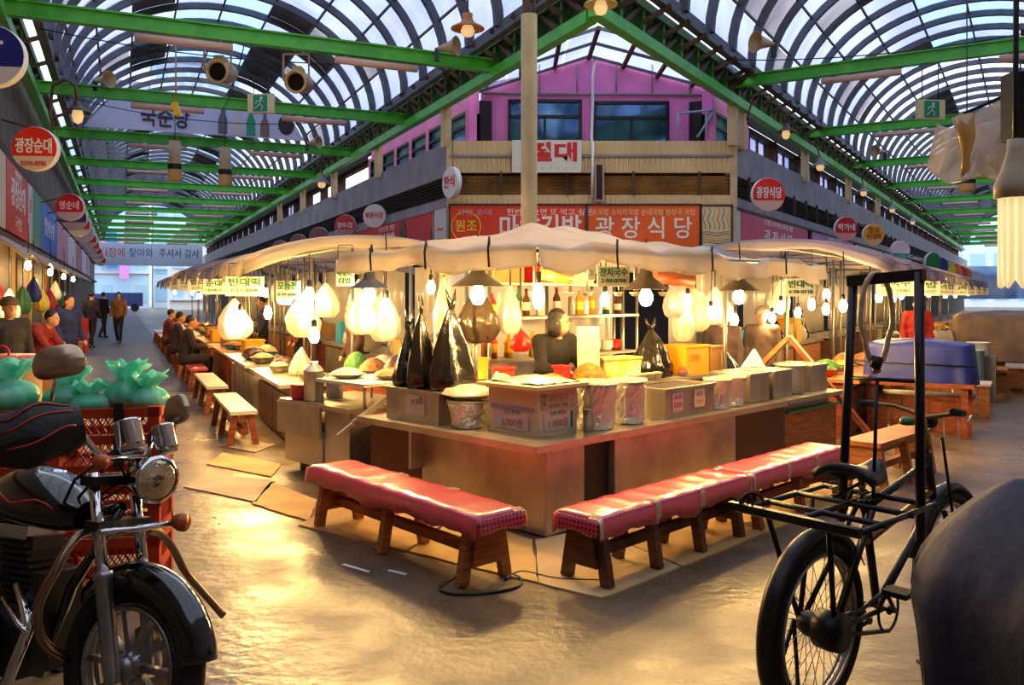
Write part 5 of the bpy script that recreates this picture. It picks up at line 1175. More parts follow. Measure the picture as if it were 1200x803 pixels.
def stall(fr_, head, sgn, v0, s0, L, idx, street, look, detail):
    """row stall; sgn +1: counter front faces -v (left street), -1: faces +v (right street)"""
    R = -head; nm = NUMS[idx]+' stall of the '+street+' row'
    P = lambda v, s, z=0: fr_(v0+sgn*v, s0+s, z)
    hc = .68
    t = thing('stall_counter', look['counter']+' counter of the '+nm, 'counter', P(0, 0), R)
    MB().box((sgn*.36, L/2, hc/2-.03), (.6, L-.1, hc-.06)).build('body', look['mat'], t)
    MB().box((sgn*.3, L/2, hc-.02), (.78, L-.04, .04)).build('worktop', steel if look['top'] == 's' else wood, t)
    n = max(3, int(L/.5))
    for k in range(n): MB().box((sgn*.045, (k+.5)*(L-.1)/n+.05, hc/2-.05), (.03, (L-.1)/n-.03, hc-.2)).build('front_panel', look['mat'], t)
    # back table
    b = thing('back_table', 'back work table of the '+nm, 'table', P(1.5, 0), R)
    MB().box((sgn*.3, L/2, .83), (.6, L-.3, .04)).build('top', steel2, b); MB().box((sgn*.3, L/2, .4), (.5, L-.4, .76)).build('base', look['mat'], b)
    if look.get('bench', True):
        bench(look['bl']+' bench in front of the '+nm, P(-.42, .35), P(-.42, L-.35), .3, .42, cover=False, wm=look['bw'], topm=look.get('bt'), legs=3, over=(.1, .1), ends=(False, False))
    # canopy
    c = thing('row_canopy', look['cn']+' canopy on pipe posts over the '+nm, 'canopy', P(0, 0), R); zt = look['z']
    fn = lambda u, v: Vector((sgn*(-.45+2.9*u), L*v, zt+.30*math.sin(u*PI)**.7+.03*math.sin(v*9+u*4+idx)+.02*math.sin(v*23)))
    MB().sheet(fn, 18, 14).build('sheet', look['cm'], c, thick=.004)
    MB().sheet(lambda u, v: fn(0, u)+Vector((-sgn*.03*v, 0, -(.16+.03*math.sin(u*21))*v)), 20, 3).build('hem', look['cm'], c, thick=.004)
    MB().sheet(lambda u, v: fn(u, 0)+Vector((0, -.02*v, -(.12+.03*math.sin(u*17))*v)), 14, 3).build('hem', look['cm'], c, thick=.004)
    for v in (.72, 1.4):
        for s in (.08, L-.08): MB().tube([(sgn*v, s, 0), (sgn*v, s, zt+.17)], .02, 6).build('post', tube_m, c)
    for s in (.1, L-.1): MB().tube([(-sgn*.3, s, zt+.02), (sgn*.7, s, zt+.2), (sgn*2.2, s, zt+.2)], .014, 5).build('pipe_rail', tube_m, c)
    r = random.Random(idx*17+len(street))
    s = .3
    while s < L-.2:                                   # goods on the counter and back table
        q = r.random(); x = .15+r.random()*.3; f = r.randrange(6); rr = r.uniform(.12, .19)
        if q < .6:
            bm, bn = bowlm[r.choice((0, 0, 0, 1, 2, 3, 4))]; bowl(bn+' bowl of '+fname[f]+' food on the '+nm, P(x, s, hc), rr, .09, bm, goods[f], nm+' bowls', heap=r.uniform(.3, .7))
        elif q < .8: pot('steel pot standing on the '+nm, P(x, s, hc), rr*.8, r.uniform(.18, .3), steel2, None, nm+' pots', lid=True)
        elif q < .9: bag('white plastic bag on the '+nm, P(x, s, hc), rr*.8, .34, wfilm, r.randrange(99), r.random()*6, nm+' bags', ears=False)
        else: crate('carton of supplies on the '+nm, P(x, s, hc), R+.1, (.3, .3, .24), r.choice((carton, ycarton, redp)), lid=carton, group=nm+' cartons', name='carton')
        s += rr*2+r.uniform(.04, .16)
    s = .4
    while detail and s < L-.3:
        q = r.random(); rr = r.uniform(.12, .2)
        if q < .5: pot('stew pot on the back table of the '+nm, P(1.8, s, .85), rr, r.uniform(.2, .34), steel2, None, nm+' stew pots', lid=True)
        elif q < .8: crate('carton on the back table of the '+nm, P(1.8, s, .85), R, (.34, .34, r.uniform(.2, .4)), r.choice((carton, ycarton, white, blueb)), lid=carton, group=nm+' back cartons', name='carton')
        else: bag('plastic bag on the back table of the '+nm, P(1.8, s, .85), rr, .45, r.choice((wfilm, blackbag)), r.randrange(99), 0, nm+' back bags')
        s += rr*2+r.uniform(.05, .3)
    for k in range(look['nb']): bulb_lamp('bare bulb hanging over the '+nm, P(r.uniform(.0, .5), (k+.5)*L/look['nb'], zt-.28-r.random()*.1), zt+.1, r=look.get('br', .045), h=.14, group='bulbs of the '+nm)
    for k in range(look.get('sg', 1)):
        lettered('white hanging sign with green lettering over the '+nm, P(-.35, (k+.6)*L/2, zt-.24), R+(0 if sgn > 0 else 0), .42, .22, [(look['txt'], .04, .1, .34, letg, .02), ('%d-%d-%d' % (idx+1, 17+idx, 2100+idx*37), -.05, .06, .3, letg)], group='hanging signs of the '+nm, top=zt+.02)
    o = MB().sheet(lambda u, v: Vector((sgn*(2.2+.03*math.sin(u*23)), .1+(L-.2)*u, .85+(zt-.8)*v)), 26, 3).build('brightening_sheet', wfilm, thick=.004); o.location = P(0, 0); o.rotation_euler = (0, 0, R); tag(o, 'white vinyl sheet added to brighten the back of the '+nm, "curtain")  # added sheet catches the bulb light and lifts the dark interior
    if detail:
        for k in range(3):
            p = P(.9+.3*k, .5+k*(L-.9)/2, zt-.55); t = bag(['white', 'clear', 'pale'][k]+' plastic bag hanging inside the '+nm, p, .12, .4, [wfilm, film, wfilm][k], k+idx, 0, ears=False, hang=True); MB().tube([(0, 0, .39), (0, 0, .62)], .006, 5).build('string', black, t)
pale = M('silver_board', (206, 196, 176), .5, c2=(180, 168, 146), sc=3)
Lk = [dict(counter='brown boarded', mat=woodd, top='s', bl='white topped wooden', bw=woodr, bt=pale, cn='cream vinyl', cm=canv[1], z=1.98, nb=2, txt='빈대떡', br=.055),
      dict(counter='steel fronted', mat=steel2, top='s', bl='grey topped wooden', bw=woodr, bt=pale, cn='grey lilac', cm=canv[0], z=2.0, nb=2, txt='순대국', br=.05),
      dict(counter='red brown wooden', mat=woodr, top='w', bl='red topped wooden', bw=woodr, bt=vinyl, cn='pale grey', cm=canv[0], z=2.05, nb=2, txt='칼국수'),
      dict(counter='orange wooden', mat=wood, top='w', bl='orange wooden', bw=wood, cn='lilac grey', cm=canv[0], z=2.1, nb=1, txt='김밥'),
      dict(counter='dark wooden', mat=woodd, top='w', bl='dark wooden', bw=woodd, cn='faded cream', cm=canv[1], z=2.1, nb=1, txt='보리밥')]
s = 9.3
for i in range(8):
    L = 2.7 if i else 2.4
    stall(LS, AL, 1, 1.62, s, L, i, 'left street', Lk[i % 5] if i < 5 else dict(Lk[i % 5], nb=1, sg=0), i < 3); s += L+.35
s = 10.2
for i in range(7):
    L = 2.9; lk = dict(Lk[(i+2) % 5]); lk['z'] = 1.98; lk['nb'] = 2 if i < 4 else 1; lk['bench'] = i not in (0, 2)
    stall(RS, AR, -1, -1.75, s, L, i, 'right street', lk, i < 2); s += L+.4
# far row beyond the back of the main stall, left street inner side
# ------------------------------------------------------------------ special goods of the right stalls
bt = thing('tarp_covered_cart', 'deep blue tarpaulin tied over a goods cart by the right stalls', 'cart', at(1078, 440, 10.3), -AR)
bt.location.z = 0
bluet = M('blue_tarp', (40, 56, 150), .5, c2=(30, 40, 120), sc=5, bump=.5, bsc=5)
def tarpbox(w_, d_, h_, z0, fl=.12, seed=0):
    def f(u, v):
        a = u*2*PI; sx = math.copysign(abs(math.cos(a))**.35, math.cos(a)); sy = math.copysign(abs(math.sin(a))**.35, math.sin(a))
        k = v
        if k < .35: q = (k/.35); r = q; z = h_-.05*q*q+.015*math.sin(sx*4+seed)
        else:
            q = (k-.35)/.65; r = 1+fl*q*(1+.6*math.sin(a*7+seed)+.4*math.sin(a*13+2*seed)); z = h_-.05-(h_-.05-z0)*q-.03*math.sin(a*5+seed)*q
        return Vector((sx*w_/2*r, sy*d_/2*r, z))
    return MB().sheet(f, 64, 16)
tarpbox(1.15, .8, 1.12, .62, .06, 1).build('tarpaulin', bluet, bt)
MB().box((0, 0, .6), (1.2, .85, .05)).build('cart_bed', woodr, bt)
for x in (-.5, .5):
    for y in (-.35, .35): MB().box((x, y, .3), (.07, .07, .6)).build('leg', woodr, bt)
MB().tube([(-.62, -.43, .85), (.62, -.43, .83)], .01, 5).build('rope', black, bt)
for k, (px, py) in enumerate(((1096, 508), (1122, 487))):
    p = gr(px, py); b = thing('wooden_crate', ['red brown slatted crate below the blue tarpaulin', 'pale topped wooden crate past the blue tarpaulin'][k], 'crate', (p.x, p.y+.25, 0), -AR)
    for j in range(7): MB().box((-.45+j*.15, -.25, .21), (.13, .02, .42)).build('slat', woodr if k == 0 else wood, b)
    for j in range(4): MB().box((-.52, -.18+j*.14, .21), (.02, .12, .42)).build('slat', woodr if k == 0 else wood, b)
    MB().box((0, 0, .43), (1.06, .56, .03)).build('top', [woodr, pale][k], b)
for k, (px, py) in enumerate(((1168, 468), (1190, 462))):
    p = gr(px, py); bench(['orange stool bench below the brown tarpaulin', 'orange stool bench with a pale seat at the right street'][k], p, p+Vector((.3, .5, 0)), .32, .5, cover=False, wl=wood, topm=[wood, pale][k], legs=2)
p = gr(1178, 462); t = thing('tarp_covered_stall', 'brown grey tarpaulin draped over a closed stall in the right street', 'stall', (p.x+.75, p.y+1.3, 0), -AR)
tarpbox(1.6, 1.4, 1.35, .5, .1, 4).build('tarpaulin', M('brown_tarp', (120, 96, 84), .6, c2=(92, 74, 66), sc=4, bump=.4, bsc=5), t)
MB().box((0, 0, .3), (1.3, 1.1, .6)).build('closed_counter', woodd, t)
p = gr(1150, 470); t = thing('goods_stand', 'small stand holding white tubs and a blue yellow can by the right stalls', 'stand', (p.x, p.y, 0), -AR)
MB().box((0, 0, .35), (.4, .4, .7)).build('stand', M('stand_grey', (120, 110, 100), .7), t)
pot('white tub on the small stand of the right street', Vector((p.x-.05, p.y, .7)), .16, .2, white, None, lid=False); pot('pale blue can on the small stand of the right street', Vector((p.x-.28, p.y-.3, .0)), .14, .8, M('pale_blue_can', (150, 190, 214), .4), None)
t = MB().sheet(lambda u, v: Vector((-.15+.5*v+.1*math.sin(u*6), .4*u, 1.1-1.1*v**.8)), 10, 12).build('grey_cloth', M('grey_cloth', (110, 106, 112), .8, bump=.5, bsc=12), thick=.01, loc=gr(1138, 476)+Vector((-.1, .1, 0))); tag(t, 'grey cloth hanging to the ground beside the blue tarpaulin', 'cloth')
# goods in front of the left shop row
for k in range(14):
    s = 10.5+k*1.5; p = LS(-1.25+.1*math.sin(k*3), s); h = .45+.25*(k % 3)
    crate(['stacked brown carton before the left shop row', 'white styrofoam box before the left shop row', 'red plastic crate before the left shop row'][k % 3], p, -AL+.1*math.sin(k), (.55, .6, h), [carton, white, redp][k % 3], lid=[carton, food_g, food_o][k % 3], group='goods before the left shop row', name='goods_box')
for k in range(10):
    p = LS(-1.55, 11+k*2.0, 1.35+.15*math.sin(k*2)); t = bag(['yellow', 'crimson', 'white', 'green', 'blue'][k % 5]+' plastic bag hanging on the left shop row', p, .14, .5, [M('bag_c%d' % k, c, .5) for c in ((200, 180, 60), (190, 40, 60), (220, 220, 210), (60, 120, 70), (60, 70, 150))][k % 5], k, 0, 'bags hanging on the left shop row', ears=False, hang=True); MB().tube([(0, 0, .49), (0, 0, 1.2)], .008, 5).build('string', black, t)
lampat('bare bulb by the yellow columns of the left shop row', -4, 350, 12.5, 2.7, r=.05, h=.15)
for k in range(4): bulb_lamp('bare bulb hanging along the left shop row', LS(-1.3, 15+k*4.5, 2.1), 2.75, r=.045, h=.14, group='bulbs along the left shop row')
# ------------------------------------------------------------------ motorcycle
def smooth(P, k=5):
    P = [Vector(p) for p in P]; R = []
    for i in range(len(P)-1):
        p0, p1, p2, p3 = P[max(0, i-1)], P[i], P[i+1], P[min(len(P)-1, i+2)]
        for j in range(k):
            t = j/k; R.append(.5*((2*p1)+(p2-p0)*t+(2*p0-5*p1+4*p2-p3)*t*t+(3*p1-p0-3*p2+p3)*t**3))
    return R+[P[-1]]
gloss = M('gloss_black', (10, 10, 14), .12, coat=1); satin = M('satin_black', (16, 15, 15), .4); alloy = M('cast_alloy', (176, 176, 182), .3, .9, c2=(150, 148, 150), sc=4)
redtrim = M('red_trim', (190, 40, 20), .35); lensg = M('headlight_lens', (240, 228, 200), .05, .9, c2=(190, 166, 130), sc=9, bump=.6, bsc=16)
MP = Vector((-1.385, 3.03, 0)); MW = Matrix.Translation(MP) @ Matrix.Rotation(-math.radians(22), 4, 'Z') @ Matrix.Rotation(-math.radians(9), 4, 'X'); MI = MW.inverted()
ml = lambda px, py, Y: MI @ at(px, py, Y)
mo = thing('motorcycle', 'black cruiser motorcycle with chrome forks leaning on its stand before the orange crates', 'motorcycle', MP)
mo.rotation_euler = (-math.radians(9), 0, -math.radians(22))
def sub(name, parent):
    o = bpy.data.objects.new(name, None); COL.objects.link(o); o.parent = parent; return o
def wheel(par, x, r, tw, spokes, name='front_wheel', cast=True):
    w = sub(name, par); w.location = (x, 0, r)
    MB().torus(r-tw, tw, 40, 12).build('tyre', rubber, w)
    MB().torus(r-tw*2.0, tw*.42, 40, 8).torus(r-tw*2.2, tw*.2, 40, 6, Matrix.Translation((0, tw*.6, 0))).torus(r-tw*2.2, tw*.2, 40, 6, Matrix.Translation((0, -tw*.6, 0))).build('rim', alloy if cast else steel2, w)
    MB().lathe([(0, -.07), (.035, -.07), (.05, -.04), (.05, .04), (.035, .07), (0, .07)], 16, Matrix.Rotation(PI/2, 4, 'X')).build('hub', alloy if cast else satin, w)
    if cast:
        sp = MB().bar((.04, 0, 0), (r-tw*2.1, 0, 0), .030, .022).mesh('spoke', alloy)
        for k in range(spokes): inst(sp, 'spoke', w, (0, 0, 0), (0, 2*PI*k/spokes, 0))
    else:
        for sd in (1, -1):
            sp = MB().tube([(.03, sd*.035, 0), (r-tw*2, 0, (r-tw*2)*.35)], .0016, 4).mesh('spoke', satin)
            for k in range(spokes//2): inst(sp, 'spoke', w, (0, 0, 0), (0, 4*PI*k/spokes+(.1 if sd > 0 else 0), 0))
    return w
fw = wheel(mo, 0, .315, .05, 10)
MB().lathe([(.06, 0), (.13, 0), (.13, .005), (.06, .005)], 28, Matrix.Translation((0, .085, 0)) @ Matrix.Rotation(PI/2, 4, 'X')).build('brake_disc', steel2, fw)
wheel(mo, -1.42, .31, .06, 10, 'rear_wheel')
def fender(r, w_, a0, a1, x, z, drop=.5):
    def f(u, v):
        a = a0+(a1-a0)*u; q = (v-.5)*2; rr = r-(abs(q)**2.5)*w_*drop
        return Vector((x+rr*math.cos(a), q*w_*.5, z+rr*math.sin(a)))
    return MB().sheet(f, 24, 10)
fender(.36, .155, .2, 2.35, 0, .315).build('front_fender', gloss, mo, thick=.006)
fender(.38, .2, .7, 3.0, -1.42, .31).build('rear_fender', gloss, mo, thick=.006)
ax = Vector((0, 0, .315)); tp = Vector((-.20, 0, .97))
for s in (-1, 1):
    y = Vector((0, s*.095, 0)); d = tp-ax
    MB().tube([ax+y-d*.06, ax+y, ax+y+d*.46, ax+y+d*.47, ax+y+d*.5], [.026, .031, .031, .036, .034], 12).build('fork_slider', alloy, mo)
    MB().tube([ax+y+d*.48, ax+y+d*1.02], .0215, 12).build('fork_tube', chrome, mo)
MB().tube([ax+Vector((0, -.12, 0)), ax+Vector((0, .12, 0))], .014, 8).build('front_axle', chrome, mo)
for f in (.74, .98): p = ax+(tp-ax)*f; MB().box(p, (.07, .25, .035)).build('fork_clamp', satin, mo)
hl = ml(183, 562, 3.26)
hm = Matrix.Translation(hl) @ Matrix.Rotation(math.radians(-12), 4, 'Z') @ Matrix.Rotation(PI/2, 4, 'Y')
h_ = sub('headlight', mo)
MB().lathe([(0, -.13), (.045, -.125), (.075, -.08), (.085, -.01), (.085, .0)], 24, hm).build('bucket', gloss, h_)
MB().lathe([(.082, -.005), (.092, 0), (.09, .014), (.078, .018)], 28, hm).build('chrome_ring', chrome, h_)
MB().lathe([(.08, .012), (.06, .024), (.03, .03), (0, .032)], 24, hm).build('lens', lensg, h_)
MB().tube([hl+Vector((-.07, .075, -.07)), hl+Vector((-.01, .092, 0)), hl+Vector((-.06, .085, .07))], .008, 6).build('red_edge', redtrim, h_)
for k, (px, py, Y, r) in enumerate(((152, 512, 3.22, .052), (194, 516, 3.42, .044))):
    c = ml(px, py, Y); g = Matrix.Translation(c) @ Matrix.Rotation(math.radians(-25), 4, 'Y')
    o = MB().lathe([(0, -.055), (r*.8, -.055), (r, -.03), (r, .05), (r*1.06, .055), (r*.95, .06)], 22, g).build('gauge_cup', chrome, mo); MB().lathe([(r*.95, .054), (0, .056)], 18, g).build('dial', satin, o)
# handlebar, muffs, mirrors, indicators
bc = tp+Vector((.02, 0, .05)); rg = ml(55, 492, 2.93); lg = ml(197, 507, 3.62)
MB().tube([rg, rg.lerp(bc, .35)+Vector((0, 0, .03)), bc+Vector((.02, -.1, .02)), bc+Vector((.02, .1, .02)), lg.lerp(bc, .35)+Vector((0, 0, .02)), lg], .0125, 10).build('handlebar', chrome, mo)
MB().tube([rg.lerp(bc, .1), rg+(rg-bc)*.14], .02, 8).build('grip', rubber, mo); MB().tube([lg.lerp(bc, .3), lg], .019, 8).build('grip', rubber, mo)
mf = sub('hand_muff', mo); a, b_ = ml(95, 497, 2.98), ml(-8, 521, 2.82)
x, y, d = frame(b_-a); L = (b_-a).length
def muff(u, v):
    t = 2*PI*v; r = .060+.025*math.sin(u*PI)+.012*u; sq = 1
    return a+d*(L*u)+x*(r*1.0*math.cos(t))+y*(r*1.15*math.sin(t)+.006*math.sin(u*11+t*2))
MB().sheet(muff, 14, 18).add([muff(0, k/18) for k in range(18)], [tuple(range(18))]).build('padded_shell', M('black_quilted', (24, 20, 18), .55, bump=.4, bsc=14), mf)
toc = MI.to_3x3() @ Vector((0, -1, .25))
vb = max(range(40), key=lambda k: (muff(.5, k/40)-(a+d*L*.5)).dot(toc))/40
for v0 in (vb-.09, vb+.02, vb+.1): MB().tube([muff(u/10, v0+.03*math.sin(u*.6))+(muff(u/10, v0)-(a+d*(L*u/10)))*.02 for u in range(1, 10)], .0035, 5).build('orange_piping', redtrim, mf)
def mirror(px, py, Y, base, w_, h_, nm):
    c = ml(px, py, Y); m = sub('mirror', mo)
    mm = Matrix.Translation(c) @ Matrix.Rotation(math.radians(22+nm), 4, 'Z') @ Matrix.Rotation(-.25, 4, 'Y')
    def f(u, v):
        a = 2*PI*u; ca, sa = math.cos(a), math.sin(a); k = .55
        X = math.copysign(abs(ca)**k, ca); Z = math.copysign(abs(sa)**k, sa); q = math.sin(v*PI/2*.999)
        tp_ = 1-.22*(Z > 0)*Z
        return mm @ Vector((X*w_/2*q*tp_, -.035*math.cos(v*PI/2), Z*h_/2*q))
    MB().sheet(f, 28, 6).build('shell', M('mirror_shell', (206, 180, 150), .25, .8, c2=(150, 126, 104), sc=5), m)  # brown reflection is put into the chrome colour
    MB().add([f(k/28, 1)*1 for k in range(28)], [tuple(range(28))]).build('glass', chrome, m)
    MB().tube([base, base.lerp(c, .55)+Vector((.0, 0, -.01)), c], .007, 8).build('stem', chrome, m)
mirror(69, 424, 2.95, ml(60, 470, 2.93), .175, .115, 10); mirror(208, 480, 3.6, ml(202, 514, 3.6), .15, .125, -30)
ti = ml(212, 612, 3.3); tb = ax+(tp-ax)*.72+Vector((.05, 0, 0))
MB().tube([tb+Vector((0, -.14, 0)), tb+Vector((.02, 0, .0)), ti], .013, 8).build('indicator_bar', chrome, mo)
MB().lathe([(0, -.04), (.025, -.03), (.035, 0), (.035, .02), (0, .03)], 14, Matrix.Translation(ti) @ Matrix.Rotation(PI/2, 4, 'Y')).build('indicator', M('amber_lens', (190, 90, 20), .2), mo)
MB().lathe([(0, -.03), (.02, -.02), (.028, 0), (.026, .02), (0, .03)], 12, Matrix.Translation(ml(118, 541, 3.05)) @ Matrix.Rotation(PI/2, 4, 'Y')).build('indicator', M('amber_lens2', (206, 96, 50), .25), mo)
# tank, seat, engine, frame, exhaust
tk = MB(); 
def tankf(u, v):
    a = 2*PI*v; X = -.30-.52*u; prof = math.sin(PI*(.08+.88*u))**.55; w_ = .155*prof; hh = .15*prof
    z = .80+.035*math.sin(u*2.4); s_ = math.sin(a)
    return Vector((X, w_*math.cos(a), z+hh*(s_ if s_ > 0 else s_*.55)))
tko = MB().sheet(tankf, 20, 24).build('fuel_tank', gloss, mo)
for s in (.04, .46): MB().tube([tankf(.12+.07*k, s+(.02 if s < .2 else -.02)*math.sin(k))*1 for k in range(11)], .005, 5).build('red_stripe', redtrim, tko)
MB().lathe([(.035, 0), (.035, .015), (0, .02)], 16, Matrix.Translation((-.5, 0, .955))).build('filler_cap', chrome, tko)
def seatf(u, v):
    a = 2*PI*v; X = -.80-.75*u; r = .15*math.sin(PI*(.06+.9*u))**.4*(1-.2*(u < .4)); s_ = math.sin(a)
    return Vector((X, r*math.cos(a), .75+.06*u+(.075 if s_ > 0 else .04)*s_*(1 if u < .5 else 1.3)))
MB().sheet(seatf, 18, 18).build('seat', M('black_leather', (20, 18, 18), .45, bump=.3, bsc=30), mo)
en = sub('engine', mo)
MB().box((-.62, 0, .36), (.42, .26, .26)).ell((-.75, 0, .34), (.18, .17, .15)).build('crankcase', satin, en)
fin = MB().box((0, 0, 0), (.2, .2, .012)).mesh('cooling_fin', satin)
for k in range(9): inst(fin, 'cooling_fin', en, (-.5-.012*k, 0, .5+.024*k))
MB().box((-.56, 0, .6), (.14, .14, .24)).build('cylinder', M('grey_cylinder', (70, 70, 74), .4, .6), en); MB().box((-.6, 0, .735), (.18, .17, .05)).build('rocker_cover', chrome, en)
for s in (-1, 1): MB().lathe([(0, 0), (.1, .0), (.11, -.02), (.1, -.04)], 22, Matrix.Translation((-.62, s*.15, .36)) @ Matrix.Rotation(s*PI/2, 4, 'X')).build('side_cover', chrome if s < 0 else satin, en)
MB().box((-.42, 0, .45), (.05, .2, .3)).build('oil_cooler', satin, en)
MB().tube([(-.14, 0, .86), (-.34, 0, .55), (-.44, 0, .22), (-.9, 0, .2), (-1.0, 0, .5), (-.9, 0, .72), (-.25, 0, .83), (-.14, 0, .86)], .02, 8).tube([(-.9, .1, .72), (-1.5, .12, .7)], .016, 6).tube([(-.9, -.1, .72), (-1.5, -.12, .7)], .016, 6).build('frame_tubes', gloss, mo)
for s in (-1, 1): MB().tube([(-.95, s*.1, .32), (-1.42, s*.1, .31)], .022, 8).build('swing_arm', satin, mo); MB().tube([(-1.3, s*.14, .36), (-1.12, s*.14, .68)], .025, 10).build('shock_absorber', chrome, mo)
MB().tube([(-.5, -.1, .55), (-.38, -.13, .42), (-.42, -.16, .22), (-.62, -.18, .18), (-1.0, -.2, .2), (-1.75, -.22, .3)], [.02, .022, .024, .026, .045, .045], 12).build('exhaust', chrome, mo)
MB().box((-1.0, -.14, .56), (.28, .03, .2)).box((-1.0, .14, .56), (.28, .03, .2)).build('side_panel', gloss, mo)
MB().box((-1.75, 0, .66), (.05, .12, .08)).build('tail_light', redtrim, mo)
for s in (-1, 1): MB().tube([(-.55, s*.14, .27), (-.55, s*.3, .26)], .017, 8).build('foot_peg', rubber, mo)
MB().tube([ml(4, 700, 3.05), ml(22, 733, 2.95), ml(33, 742, 2.93)], .01, 6).build('brake_pedal', chrome, mo)
bar_m = M('crash_bar_steel', (150, 126, 104), .25, .9)
MB().tube(smooth([ml(*p) for p in ((140, 627, 3.28), (126, 625, 3.22), (98, 625, 3.1), (81, 640, 3.02), (62, 674, 2.96), (45, 708, 2.94), (45, 735, 2.96), (55, 757, 3.02), (80, 771, 3.14), (96, 772, 3.25))]), .0165, 10).build('crash_bar', bar_m, mo)
MB().tube(smooth([ml(*p) for p in ((172, 622, 3.32), (187, 625, 3.42), (202, 642, 3.5), (217, 670, 3.56), (240, 697, 3.58), (262, 722, 3.6))]), .0155, 10).build('crash_bar', bar_m, mo)
st = MI @ Vector((-2.0, 3.75, .005)); MB().tube([(-.7, .12, .25), st], .013, 8).box(st, (.09, .05, .012)).build('side_stand', satin, mo)
for k in range(4):
    y0_ = (-.05, .03, -.02, .06)[k]
    MB().tube([hl+Vector((-.1, y0_, .0)), hl+Vector((-.15, y0_*1.6, .1+.02*k)), bc+Vector((-.05, y0_*3, -.06)), Vector((-.4, y0_, .82))], .006, 6).build('control_cable', rubber, mo)
# ------------------------------------------------------------------ delivery bicycle
BP = Vector((1.20, 3.36, 0)); BA = math.radians(41)
BW = Matrix.Translation(BP) @ Matrix.Rotation(BA, 4, 'Z'); BI = BW.inverted(); bl = lambda px, py, Y: BI @ at(px, py, Y)
bk = thing('bicycle', 'old black delivery bicycle with a tall rear rack frame beside the navy tarpaulin', 'bicycle', BP, BA)
bkm = M('worn_black_steel', (20, 19, 20), .38, .3, c2=(34, 28, 24), sc=8)
golds = M('worn_brass', (150, 120, 70), .35, .8)
wheel(bk, 0, .345, .032, 36, 'rear_wheel', False); wheel(bk, 1.22, .345, .028, 36, 'front_wheel', False)
fender(.385, .085, .55, 3.55, 0, .345, .35).build('rear_mudguard', bkm, bk, thick=.004); fender(.385, .075, .3, 2.9, 1.22, .345, .35).build('front_mudguard', bkm, bk, thick=.004)
MB().lathe([(0, -.05), (.075, -.05), (.08, 0), (.075, .05), (0, .05)], 22, Matrix.Translation((0, -.06, .345)) @ Matrix.Rotation(PI/2, 4, 'X')).build('drum_brake', bkm, bk)
sp_, hd = Vector((.38, 0, .80)), Vector((1.01, 0, .86)); bb = Vector((.50, 0, .30)); hb = Vector((1.06, 0, .66))
for nm, a, b_, r in (('seat_tube', bb, sp_, .018), ('top_tube', sp_+Vector((.0, 0, -.06)), hd, .017), ('second_top_tube', sp_+Vector((.03, 0, -.2)), hb+Vector((0, 0, .06)), .016), ('down_tube', bb, hb, .018), ('head_tube', hd+Vector((-.02, 0, .05)), hb+Vector((.01, 0, -.03)), .022)):
    MB().tube([a, b_], r, 10).build(nm, golds if nm == 'second_top_tube' else bkm, bk)
for s in (-1, 1):
    MB().tube([(0, s*.065, .345), bb+Vector((0, s*.03, 0))], .011, 8).build('chain_stay', bkm, bk); MB().tube([(0, s*.065, .345), sp_+Vector((0, s*.03, -.05))], .011, 8).build('seat_stay', bkm, bk)
    MB().tube([(1.22, s*.05, .345), hb+Vector((.02, s*.045, -.04))], .013, 8).build('fork_blade', bkm, bk)
    MB().tube([(1.22, s*.06, .345), hd+Vector((.03, s*.05, .12))], .008, 6).build('fork_brace', bkm, bk)
MB().lathe([(.085, -.004), (.095, -.004), (.095, .004), (.085, .004), (.085, -.004)], 28, Matrix.Translation(bb+Vector((0, -.05, 0))) @ Matrix.Rotation(PI/2, 4, 'X')).lathe([(0, 0), (.02, 0), (.02, .01), (0, .01)], 12, Matrix.Translation(bb+Vector((0, -.05, 0))) @ Matrix.Rotation(PI/2, 4, 'X')).build('chainring', bkm, bk)
MB().tube([(0, -.05, .375), (.25, -.052, .36), (.5, -.05, .395)], .01, 5).tube([(0, -.05, .315), (.5, -.05, .21)], .01, 5).build('chain', satin, bk)
for s in (-1, 1):
    e = bb+Vector((.1*s, s*.08, -.12*s)); MB().tube([bb+Vector((0, s*.02, 0)), bb+Vector((0, s*.08, 0)), e], .01, 6).build('crank', bkm, bk); MB().box(e+Vector((0, s*.06, 0)), (.09, .1, .022)).build('pedal', rubber, bk)
MB().tube([sp_+Vector((0, 0, -.02)), sp_+Vector((-.02, 0, .08))], .014, 8).build('seat_post', steel2, bk)
def saddle(u, v):
    X = .22+.30*u-.02; w_ = .105*(1-u)**.8+.028; q = (v-.5)*2
    return Vector((X, q*w_, .925-.05*abs(q)**3+.015*math.cos(u*5)))
so = MB().sheet(saddle, 12, 10).build('saddle', M('saddle_leather', (26, 22, 22), .45), bk, thick=.03)
for y in (-.06, .06): MB().tube([(.25+.018*math.cos(k*.9), y+.018*math.sin(k*.9), .80+.004*k) for k in range(24)], .0035, 5).build('saddle_spring', steel2, so)
MB().tube([(.24, -.06, .8), (.38, 0, .86), (.24, .06, .8)], .008, 6).build('saddle_rail', bkm, so)
stm = hd+Vector((-.02, 0, .05))
MB().tube([stm, stm+Vector((-.02, 0, .16))], .013, 8).build('stem', golds, bk)
top = stm+Vector((-.02, 0, .16))
for s in (-1, 1):
    MB().tube([top, top+Vector((.04, s*.08, .02)), top+Vector((.03, s*.16, .04)), top+Vector((-.06, s*.2, .05)), top+Vector((-.14, s*.21, .06))], .011, 8).build('handlebar', golds, bk)
    MB().tube([top+Vector((-.08, s*.203, .052)), top+Vector((-.22, s*.215, .07))], .017, 8).build('grip', rubber, bk)
MB().tube([top+Vector((.02, -.2, .03)), top+Vector((-.16, -.25, .02))], .006, 5).build('brake_lever', steel2, bk)
